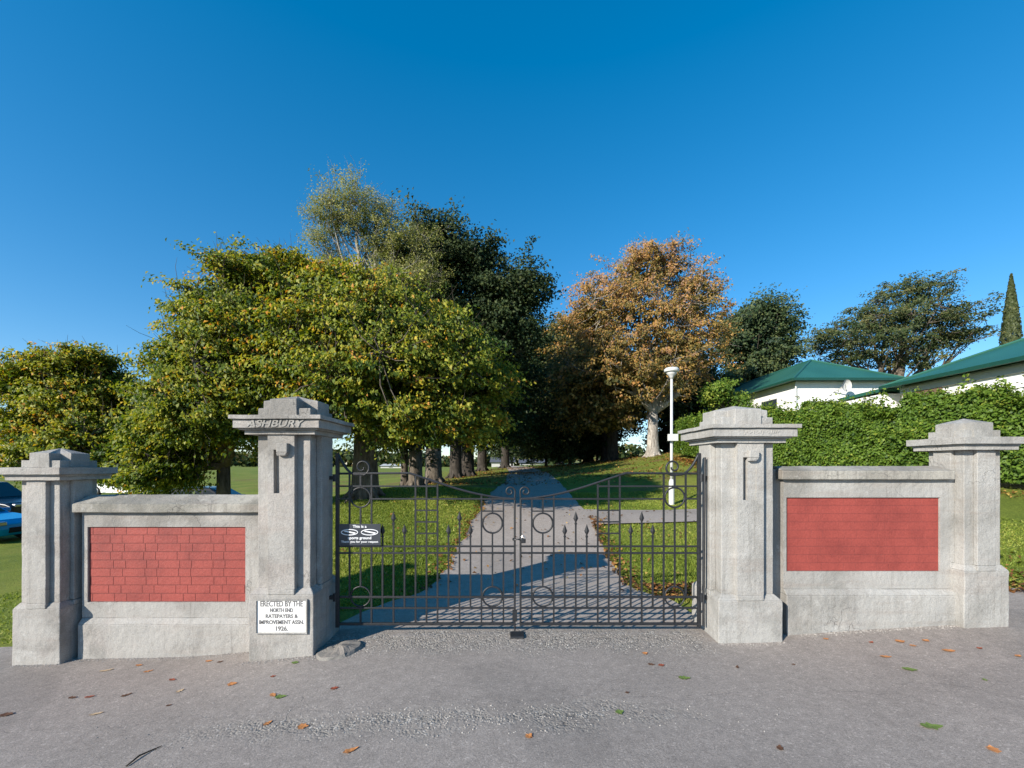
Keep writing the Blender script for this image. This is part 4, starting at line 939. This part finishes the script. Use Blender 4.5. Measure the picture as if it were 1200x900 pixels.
FL = [
 (125, 786, .10, .25, .5, 'tan', 'long tan leaf on the footpath beside the left end pillar'),
 (163, 780, .06, .5, 0, 'orange', 'small orange leaf against the base of the left brick wall'),
 (174, 787, .07, .35, .6, 'orange', 'narrow orange leaf below the left brick panel, right of the small one'),
 (202, 797, .06, .5, -.2, 'red', 'red-brown leaf on the footpath below the middle of the left brick panel'),
 (272, 802, .07, .8, .3, 'orange', 'crumpled orange leaf on the footpath, left of the plaque'),
 (211, 810, .055, .6, 1.2, 'tan', 'small tan leaf standing alone below the left brick panel'),
 (346, 777, .06, .7, .1, 'green', 'small bright green leaf at the foot of the plaque pillar'),
 (329, 817, .08, .6, .2, 'green', 'green leaf touching an orange leaf below the plaque pillar'),
 (320, 815, .06, .6, -.6, 'orange', 'orange leaf touching a green leaf below the plaque pillar'),
 (113, 837, .08, .3, .5, 'tan', 'narrow tan leaf on the gravelly patch at the left'),
 (148, 815, .07, .4, .9, 'brown', 'dark curled leaf left of the gravel strip'),
 (85, 818, .06, .5, 0, 'brown', 'dark brown leaf on the footpath at the left'),
 (105, 817, .06, .5, .4, 'red', 'red-brown leaf in the row of dark leaves at the left'),
 (8, 838, .08, .6, .2, 'brown', 'brown leaf at the left edge of the footpath'),
 (100, 758, .05, .5, .2, 'tan', 'tan leaf in the corner between end pillar and wall'),
 (314, 848, .06, .5, 1.1, 'orange', 'orange leaf standing on edge in the gravel strip'),
 (355, 852, .07, .7, .1, 'orange', 'crumpled orange leaf at the near edge of the gravel strip'),
 (411, 880, .09, .35, .6, 'orange', 'long orange leaf near the bottom of the footpath'),
 (392, 807, .06, .6, .4, 'red', 'red-brown leaf in front of the concrete lump'),
 (320, 793, .04, .6, .4, 'red', 'tiny red leaf below the plaque'),
 (198, 827, .035, .6, .4, 'brown', 'tiny dark leaf fragment above the gravel strip'),
 (756, 766, .05, .8, .4, 'orange', 'small orange leaf in front of the right gate leaf'),
 (763, 779, .055, .5, -.2, 'brown', 'dark leaf beside two others in front of the right gate leaf'),
 (775, 780, .055, .6, .2, 'red', 'red-brown leaf touching the dark one before the right gate leaf'),
 (802, 795, .09, .5, -.1, 'green', 'green leaf on the footpath in front of the right gate pillar'),
 (726, 835, .06, .7, .3, 'green', 'pale green leaf on the gravel strip right of centre'),
 (620, 863, .05, .8, .9, 'orange', 'small orange leaf near the bottom centre of the footpath'),
 (1038, 770, .09, .45, -.1, 'orange', 'long orange leaf below the right brick panel'),
 (1066, 785, .10, .55, -.3, 'green', 'large green leaf below the right end pillar'),
 (1092, 852, .13, .45, -.05, 'green', 'ragged green leaf near the bottom right of the footpath'),
 (1164, 879, .07, .7, 1.2, 'orange', 'orange leaf nearest the bottom right corner'),
 (1021, 753, .05, .6, .5, 'red', 'red leaf close to the right wall base'),
 (1055, 752, .08, .7, .1, 'orange', 'orange leaf pair member by the right wall, left of the end pillar'),
 (1070, 757, .05, .6, -.4, 'orange', 'smaller orange leaf beside the larger one at the right wall'),
 (1085, 751, .06, .7, .3, 'orange', 'orange leaf at the foot of the right end pillar'),
 (1112, 763, .10, .5, -.1, 'orange', 'long dry orange leaf in front of the right end pillar'),
 (1148, 760, .05, .6, .2, 'red', 'red leaf below the right corner of the end pillar'),
 (1193, 769, .06, .5, .3, 'orange', 'orange leaf at the right edge of the footpath'),
 (968, 749, .05, .7, .1, 'orange', 'orange leaf by the pale right gate pillar'),
 (930, 779, .03, .7, .1, 'brown', 'dark speck of leaf in front of the right wing wall'),
 (864, 782, .05, .4, 1.1, 'brown', 'dark broken leaf below the right gate pillar'),
 (914, 877, .05, .6, 1.1, 'brown', 'dark leaf fragment low on the right of the footpath'),
 (1154, 797, .035, .7, 1.1, 'green', 'tiny green leaf between the wall and the bottom right'),
 (735, 812, .03, .7, .1, 'brown', 'dark crumb of leaf right of the gate centre'),
 (52, 771, .05, .6, .1, 'orange', 'small orange leaf at the foot of the left end pillar'),
 (245, 775, .06, .5, .1, 'orange', 'orange leaf against the wall base left of the plaque pillar'),
 (258, 776, .05, .5, .7, 'brown', 'brown leaf against the wall base left of the plaque pillar')]
for a in FL: fallen(*a)
# twig
z = h1(-1.9, 2.33)
def gp(px, py):
    z = 0.
    for _ in range(8):
        dd = (EYE - z) * F / (py - CY); x = (px - CX) / F * dd; z = h1(x, dd)
    return Vector((x, dd, z + .006))
b = MB(); b.tube([gp(148, 899), gp(163, 888) + Vector((0, 0, .006)), gp(176, 881), gp(190, 875)], [.004, .005, .004, .002], 6)
tag(b.build('twig', M['darkbark'], None, smooth=True), 'thin dark twig at the bottom left of the footpath', 'twig')

# ------------------------------------------------------------------ lamp post
lx, ly = xa(787, 12.5), 12.5; lz = h1(lx, ly); LT = P(0, 431, ly).z
t = empty('park_lamp', (lx, ly, lz), 'white lamp post with flat round head and small box on the right lawn', 'lamp post')
hgt = LT - lz
b = MB(); b.lathe([(.078, -.1), (.078, .62), (.07, .66), (.05, .72)], (lx, ly, lz), 16); b.build('base_sleeve', M['white'], t, smooth=False)
b = MB(); b.lathe([(.045, .7), (.040, 1.6), (.034, hgt - .3)], (lx, ly, lz), 16); b.build('pole', M['white'], t, smooth=True)
b = MB(); b.lathe([(.05, hgt - .32), (.06, hgt - .26), (.10, hgt - .22), (.14, hgt - .17), (.15, hgt - .13)], (lx, ly, lz), 24); b.build('lamp_bowl', M['white'], t, smooth=True)
b = MB(); b.lathe([(.19, hgt - .128), (.21, hgt - .11), (.21, hgt - .05), (.17, hgt - .01), (.05, hgt), (.0, hgt)], (lx, ly, lz), 24); b.build('lamp_cap', M['white'], t, smooth=True)
zz = P(0, 513, ly).z; b = MB(); b.box(lx - .14, lx + .14, ly - .16, ly - .045, zz - .10, zz + .10); b.build('small_box', M['white'], t, .01)

# ------------------------------------------------------------------ houses with green roofs
def quad_uv(o, axis):
    me = o.data; uv = me.uv_layers.new(name='UVMap')
    for p in me.polygons:
        n = p.normal; ax = 1 if abs(n.x) > abs(n.y) else 0
        for li in p.loop_indices:
            c = me.vertices[me.loops[li].vertex_index].co; uv.data[li].uv = (c[ax], c[1 - ax])
def hip_house(label, x0, x1, y0, y1, ze, pitch, zb, wins, over=.45):
    t = empty('house', ((x0 + x1) / 2, (y0 + y1) / 2, zb), label, 'house', 'white houses with green roofs')
    b = MB(); b.box(x0, x1, y0, y1, zb - .6, ze - .02); wall = b.build('wall', M['housewall'], t)
    X0, X1, Y0, Y1 = x0 - over, x1 + over, y0 - over, y1 + over
    hw = (X1 - X0) / 2; hl = (Y1 - Y0) / 2; run = min(hw, hl); zr = ze + run * pitch; th = .05
    cx_, cy_ = (X0 + X1) / 2, (Y0 + Y1) / 2
    if hl >= hw: a, c = (cx_, Y0 + run), (cx_, Y1 - run)
    else: a, c = (X0 + run, cy_), (X1 - run, cy_)
    vs = [(X0, Y0, ze + th), (X1, Y0, ze + th), (X1, Y1, ze + th), (X0, Y1, ze + th), (a[0], a[1], zr + th), (c[0], c[1], zr + th),
          (X0, Y0, ze), (X1, Y0, ze), (X1, Y1, ze), (X0, Y1, ze)]
    fs = [(0, 1, 4), (1, 2, 5, 4), (2, 3, 5), (3, 0, 4, 5), (9, 8, 7, 6), (6, 7, 1, 0), (7, 8, 2, 1), (8, 9, 3, 2), (9, 6, 0, 3)] if hl >= hw else \
         [(0, 1, 5, 4), (1, 2, 5), (2, 3, 4, 5), (3, 0, 4), (9, 8, 7, 6), (6, 7, 1, 0), (7, 8, 2, 1), (8, 9, 3, 2), (9, 6, 0, 3)]
    b = MB(); b.add(vs, fs); rf = b.build('roof', M['roof'], t); quad_uv(rf, 0)
    b = MB(); b.tube([(x0 - .07, y0 - .07, ze - .05), (x0 - .07, y0 - .07, zb)], .045, 8); b.build('downpipe', M['white'], t)
    b = MB(); w = .06
    for (p, q, r_, s_) in ((X0 - w, X1 + w, Y0 - w - .05, Y0 - .004), (X0 - w, X1 + w, Y1 + .004, Y1 + w + .05), (X0 - w - .05, X0 - .004, Y0, Y1), (X1 + .004, X1 + w + .05, Y0, Y1)): b.box(p, q, r_, s_, ze - .06, ze + .075)
    b.build('gutter', simple('dark_green_gutter', (.012, .06, .045), .4, .4), rf)
    b = MB()
    for p, q in (((X0, Y0), a), ((X1, Y0), a if hl >= hw else c), ((X1, Y1), c), ((X0, Y1), c if hl >= hw else a), (a, c)):
        z1 = ze + th if p not in (a, c) else zr + th
        b.tube([(p[0], p[1], z1 + .01), (q[0], q[1], zr + th + .02)], .06, 6)
    b.build('ridge_capping', M['roof'], rf)
    for (side, u0, u1, z0, z1) in wins:
        b = MB(); g_ = MB(); e = .05
        if side == 'L':
            b.box(x0 - .03, x0 + .05, u0 - e, u1 + e, z0 - e, z1 + e); g_.box(x0 - .036, x0 - .031, u0, u1, z0, z1)
        else:
            b.box(u0 - e, u1 + e, y0 - .03, y0 + .05, z0 - e, z1 + e); g_.box(u0, u1, y0 - .036, y0 - .031, z0, z1)
        wo = b.build('window', M['white'], t); g_.build('pane', M['glass'], wo)
    return t
D1 = 24.; e1 = P(930, 444.5, D1); e1r = P(1064, 445, D1)
hs1 = hip_house('white house with a hipped green roof and satellite dish, left of the two', e1.x + .45, e1r.x - .45, D1 + .45, D1 + 17, e1.z, .56, h1(e1.x + 3, 25),
          [('L', 26.2, 27.8, e1.z - 1.9, e1.z - .75), ('L', 31, 33, e1.z - 1.5, e1.z - .45), ('L', 37, 38.5, e1.z - 1.5, e1.z - .45)])
c = P(992, 452, D1 - .3); b = MB(); n = 20
vs = [(c.x, c.y + .12, c.z)]
for r_, yy in ((.16, .10), (.30, .0), (.34, -.05)):
    vs += [(c.x + r_ * .78 * math.cos(a), c.y + yy, c.z + r_ * math.sin(a)) for a in np.linspace(0, 2 * math.pi, n + 1)[:-1]]
fs = [(0, 1 + (k + 1) % n, 1 + k) for k in range(n)] + [(1 + i * n + k, 1 + i * n + (k + 1) % n, 1 + (i + 1) * n + (k + 1) % n, 1 + (i + 1) * n + k) for i in range(2) for k in range(n)]
vs2 = [(x, y + .02, z) for x, y, z in vs]; m = len(vs); fs += [tuple(q + m for q in reversed(f)) for f in fs]; b.add(vs + vs2, fs)
b.tube([(c.x, c.y + .13, c.z), (c.x - .2, c.y + .8, c.z - .25)], .03, 6); b.tube([(c.x, c.y, c.z - .33), (c.x - .35, c.y - .35, c.z + .02)], .015, 6)
b.build('satellite_dish', M['farwhite'], hs1)
zE = P(0, 455, 18.5).z
hs2 = hip_house('long white house with a green roof running out of the frame at the right', 16.45, 27, -2, 18.0, zE, .44, h1(18, 14),
          [('L', 9.5, 11, zE - 1.9, zE - .7), ('L', 4, 6, zE - 1.9, zE - .7)])
b = MB(); b.box(16.38, 16.44, 16.3, 17.9, zE - .75, zE - .36); b.build('porch_recess', M['brown'], hs2)  # flat brown panel standing in for the dark recessed porch under the eave
b = MB(); b.box(16.36, 16.44, 2.0, 18.0, zE - .34, zE - .1); b.build('fascia', M['white'], hs2)
# lower lean-to at the corner of the second house
b = MB(); q0 = P(996, 464, 20.2); b.add([(16.1, 18.5, zE + .02), (18.5, 18.5, zE + .02), (18.5, 21, zE - .05), (16.1, 21, zE - .05), (16.1, 18.5, zE - .12), (18.5, 18.5, zE - .12), (18.5, 21, zE - .2), (16.1, 21, zE - .2)],
   [(0, 1, 2, 3), (7, 6, 5, 4), (0, 4, 5, 1), (1, 5, 6, 2), (2, 6, 7, 3), (3, 7, 4, 0)]); b.build('porch_roof', M['roof'], hs2)
b = MB(); b.box(16.2, 18.4, 18.55, 20.9, h1(17, 19) - .3, zE - .22); b.build('porch_wall', M['housewall'], hs2)

# ------------------------------------------------------------------ cars
def car(label, cx, cy, col, ang, L=4.2, Wd=1.72, Ht=1.45, hood=.82, wagon=False):
    z = h1(cx, cy); t = empty('parked_car', (cx, cy, z), label, 'car', 'cars parked beyond the left end of the wall', ang)
    def put(mb, name, mat, parent=t, bevel=0., smooth=False):
        me = bpy.data.meshes.new(name); me.from_pydata(mb.v, [], mb.f); me.update(); me.materials.append(mat)
        if smooth: me.polygons.foreach_set('use_smooth', [True] * len(me.polygons))
        o = bpy.data.objects.new(name, me); COL.objects.link(o); o.parent = parent
        if bevel:
            b_ = o.modifiers.new('bevel', 'BEVEL'); b_.width = bevel; b_.segments = 3; b_.limit_method = 'ANGLE'; b_.angle_limit = R(25)
        return o
    h = L / 2; w = Wd / 2
    wz = .31; fx, rx = h - .80, -h + .78
    def arch(cx_): return [(cx_ + .37 * math.cos(a), .20 + max(0, .40 * math.sin(a)) ) for a in np.linspace(math.pi, 0, 9)]
    low = [(-h + .05, .25)] + arch(rx) + arch(fx) + [(h - .06, .24)]
    belt = [(h, .45), (h - .02, hood - .22), (h - .25, hood - .08), (h - 1.15, hood + .06), (-h + .45, hood + .10), (-h + .05, hood + .02), (-h, .5)]
    poly = low + belt
    mb = MB(); n = len(poly); vs = []
    for yy, k in ((-w, 1), (-w + .09, 1.0), (w - .09, 1.0), (w, 1)):
        for (x, zc) in poly:
            inset = .0; zc2 = zc
            if abs(yy) == w and zc > hood - .1: zc2 = zc - .07
            vs.append((x * (.985 if abs(yy) == w else 1), yy, zc2))
    fs = [tuple(range(n - 1, -1, -1)), tuple(3 * n + i for i in range(n))]
    for s_ in range(3): fs += [(s_ * n + i, s_ * n + (i + 1) % n, (s_ + 1) * n + (i + 1) % n, (s_ + 1) * n + i) for i in range(n)]
    mb.add(vs, fs); body = put(mb, 'body', col, t, .03)
    # cabin
    r0 = -h + (.12 if wagon else .55); bp = [(r0, hood + .06), (r0 + (.25 if wagon else .55), Ht - .06), (r0 + .9, Ht), (h - 1.95, Ht - .02), (h - 1.18, hood + .03)]
    mb = MB(); vs = [(x, s_ * (w - .08 - (zc - hood) * .32), zc) for s_ in (-1, 1) for x, zc in bp]
    mb.add(vs, [(4, 3, 2, 1, 0), (5, 6, 7, 8, 9)] + [(i, (i + 1) % 5, 5 + (i + 1) % 5, 5 + i) for i in range(5)]); cab = put(mb, 'cabin', col, t, .04)
    mb = MB()
    for s_ in (-1, 1):
        def sp(x, zc): return (x, s_ * (w - .068 - (zc - hood) * .32), zc)
        for seg in (((bp[0][0] + .35, hood + .12), (bp[1][0] + .28, Ht - .12), (.0 - .1, Ht - .1), (-.1, hood + .12)), ((.0, hood + .12), (.0, Ht - .1), (h - 2.0, Ht - .12), (h - 1.42, hood + .12))):
            q_ = [sp(*v) for v in seg]; mb.add(q_, [(0, 1, 2, 3) if s_ > 0 else (3, 2, 1, 0)])
    for a_, b_, eps in ((bp[3], bp[4], .012), (bp[1], bp[0], -.012)):
        q_ = []
        for f_ in (.1, .88):
            x = a_[0] + (b_[0] - a_[0]) * f_; zc = a_[1] + (b_[1] - a_[1]) * f_
            for s_ in (-1, 1): q_.append((x + eps, s_ * (w - .17 - (zc - hood) * .32), zc + .012))
        mb.add(q_, [(0, 1, 3, 2)])
    put(mb, 'windows', M['glass'], t)
    for x in (fx, rx):
        for s_ in (-1, 1):
            mb = MB(); y0 = s_ * (w - .10)
            pr = [(0.0, .08), (.20, .085), (.29, .09), (.31, .05), (.31, -.05), (.29, -.09), (0, -.09)]
            k = 22; vs = []
            for r_, oy in pr:
                for j in range(k): a = 2 * math.pi * j / k; vs.append((x + r_ * math.cos(a), y0 + oy * s_, wz + r_ * math.sin(a)))
            fs = [(i * k + j, i * k + (j + 1) % k, (i + 1) * k + (j + 1) % k, (i + 1) * k + j) for i in range(len(pr) - 1) for j in range(k)]
            mb.add(vs, fs); wh = put(mb, 'wheel', M['tyre'], t)
            mb = MB()
            for j in range(10):
                a = 2 * math.pi * j / 10; mb.tube([(x + .03 * math.cos(a), y0 + .1 * s_, wz + .03 * math.sin(a)), (x + .19 * math.cos(a), y0 + .1 * s_, wz + .19 * math.sin(a))], .014, 5)
            mb.tube([(x + .2 * math.cos(a), y0 + .098 * s_, wz + .2 * math.sin(a)) for a in np.linspace(0, 2 * math.pi, 25)[:-1]], .014, 5, closed=True)
            put(mb, 'rim', M['chrome'], wh)
    for s_ in (-1, 1):
        mb = MB(); y_ = s_ * (w - .28); mb.box(h - .16, h - .0, *sorted((y_ - .14, y_ + .2 * 1)), hood - .26, hood - .13); put(mb, 'headlight', M['chrome'], t, .03)
        mb = MB(); mb.box(-h - .004, -h + .1, *sorted((y_ - .12, y_ + .18)), hood - .22, hood - .06); put(mb, 'tail_light', M['tail'], t, .02)
        mb = MB(); mb.box(h - 1.62, h - 1.45, *sorted((s_ * (w - .05), s_ * (w + .12))), hood + .08, hood + .2); put(mb, 'mirror', col, t, .02)
    mb = MB(); mb.box(h - .04, h + .015, -.32, .32, .33, .5); put(mb, 'grille', M['tyre'], t)
    return t
car('bright blue car with its nose showing beside the left end pillar', xa(26, 14.3) - 2.1, 14.3, M['bluecar'], 0, 4.1, 1.7, 1.45, .84)
car('tall dark blue car behind the bright blue one at the left edge', xa(40, 18.5) - 2.2, 18.5, M['darkcar'], 0, 4.6, 1.85, 1.78, 1.02, True)
car('dark car whose roof shows just above the left wall coping under the trees', xa(250, 16), 16, M['darkcar'], R(8), 4.3, 1.7, 1.42, .86)
car('white car mostly hidden by leaves above the left wall coping', xa(150, 27), 27, M['whitecar'], R(-6), 4.2, 1.7, 1.46, .86)

# ------------------------------------------------------------------ far things
for k in range(9):
    x = xa(268, 19) + k * .42; y = 19.0; z = h1(x, y); b = MB(); b.tube([(x, y, z - .2), (x, y, z + .55)], .045, 7); b.tube([(x, y, z + .55), (x, y, z + .58)], [.045, .02], 7)
    o = b.build('bollard', M['palebark']); tag(o, 'low pale timber bollard in a row beyond the left wall coping', 'bollard', 'row of low timber bollards at the edge of the field')
def far_house(label, px0, px1, pyt, pyb, dd, roofm, wallm):
    a, c = P(px0, pyb, dd), P(px1, pyt, dd); zb = h1((a.x + c.x) / 2, dd) - .3; ze = a.z + (c.z - a.z) * .55
    t = empty('distant_building', ((a.x + c.x) / 2, dd, zb), label, 'building', 'pale buildings far beyond the field')
    b = MB(); b.box(a.x, c.x, dd, dd + 7, zb, ze); b.build('wall', wallm, t)
    b = MB(); m = dd + 3.5; b.add([(a.x - .3, dd - .4, ze), (c.x + .3, dd - .4, ze), (c.x + .3, dd + 7.4, ze), (a.x - .3, dd + 7.4, ze), (a.x - .3, m, c.z), (c.x + .3, m, c.z)], [(0, 1, 5, 4), (2, 3, 4, 5), (0, 4, 3), (1, 2, 5), (3, 2, 1, 0)]); b.build('roof', roofm, t)
    n = max(1, int((c.x - a.x) / 3)); 
    for i in range(n):
        x = a.x + (i + .5) * (c.x - a.x) / n; b = MB(); b.box(x - .5, x + .5, dd - .03, dd + .02, (zb + ze) / 2, ze - .3); b.build('window', M['glass'], t)
far_house('distant white building with a grey roof seen between avenue trunks', 576, 602, 535, 550, 75, M['farroof'], M['farwhite'])
far_house('low distant white building at the crest beside the path', 610, 640, 538, 548, 82, M['farroof'], M['farwhite'])
far_house('distant grey-roofed house at the far left edge', -20, 12, 505, 532, 60, M['farroof'], M['farwhite'])
far_house('long pale building far across the field, between the trunks', 446, 470, 543.5, 549, 110, M['farwhite'], M['farwhite'])
def woods():
    rg = np.random.default_rng(91); n = 26000; x = rg.uniform(-330, 260, n); y = 190 + rg.normal(size=n) * 6
    top = 6 + 2.0 * np.sin(x * .05) + 1.5 * np.sin(x * .13 + 1) + 1.0 * np.sin(x * .4)
    z = 1 + top * rg.random(n) ** .7; L = rg.uniform(1.2, 2.6, n)
    o = leaves_mesh('distant_woods', np.stack([x, y, z], 1), L, L * .8, rg.normal(size=(n, 3)) + np.array([0, -1., .5]), rg.normal(size=(n, 3)), rg.random(n), M['shade'], None)
    tag(o, 'low dark belt of trees on the horizon beyond the field', 'woods', kind='stuff')
woods()
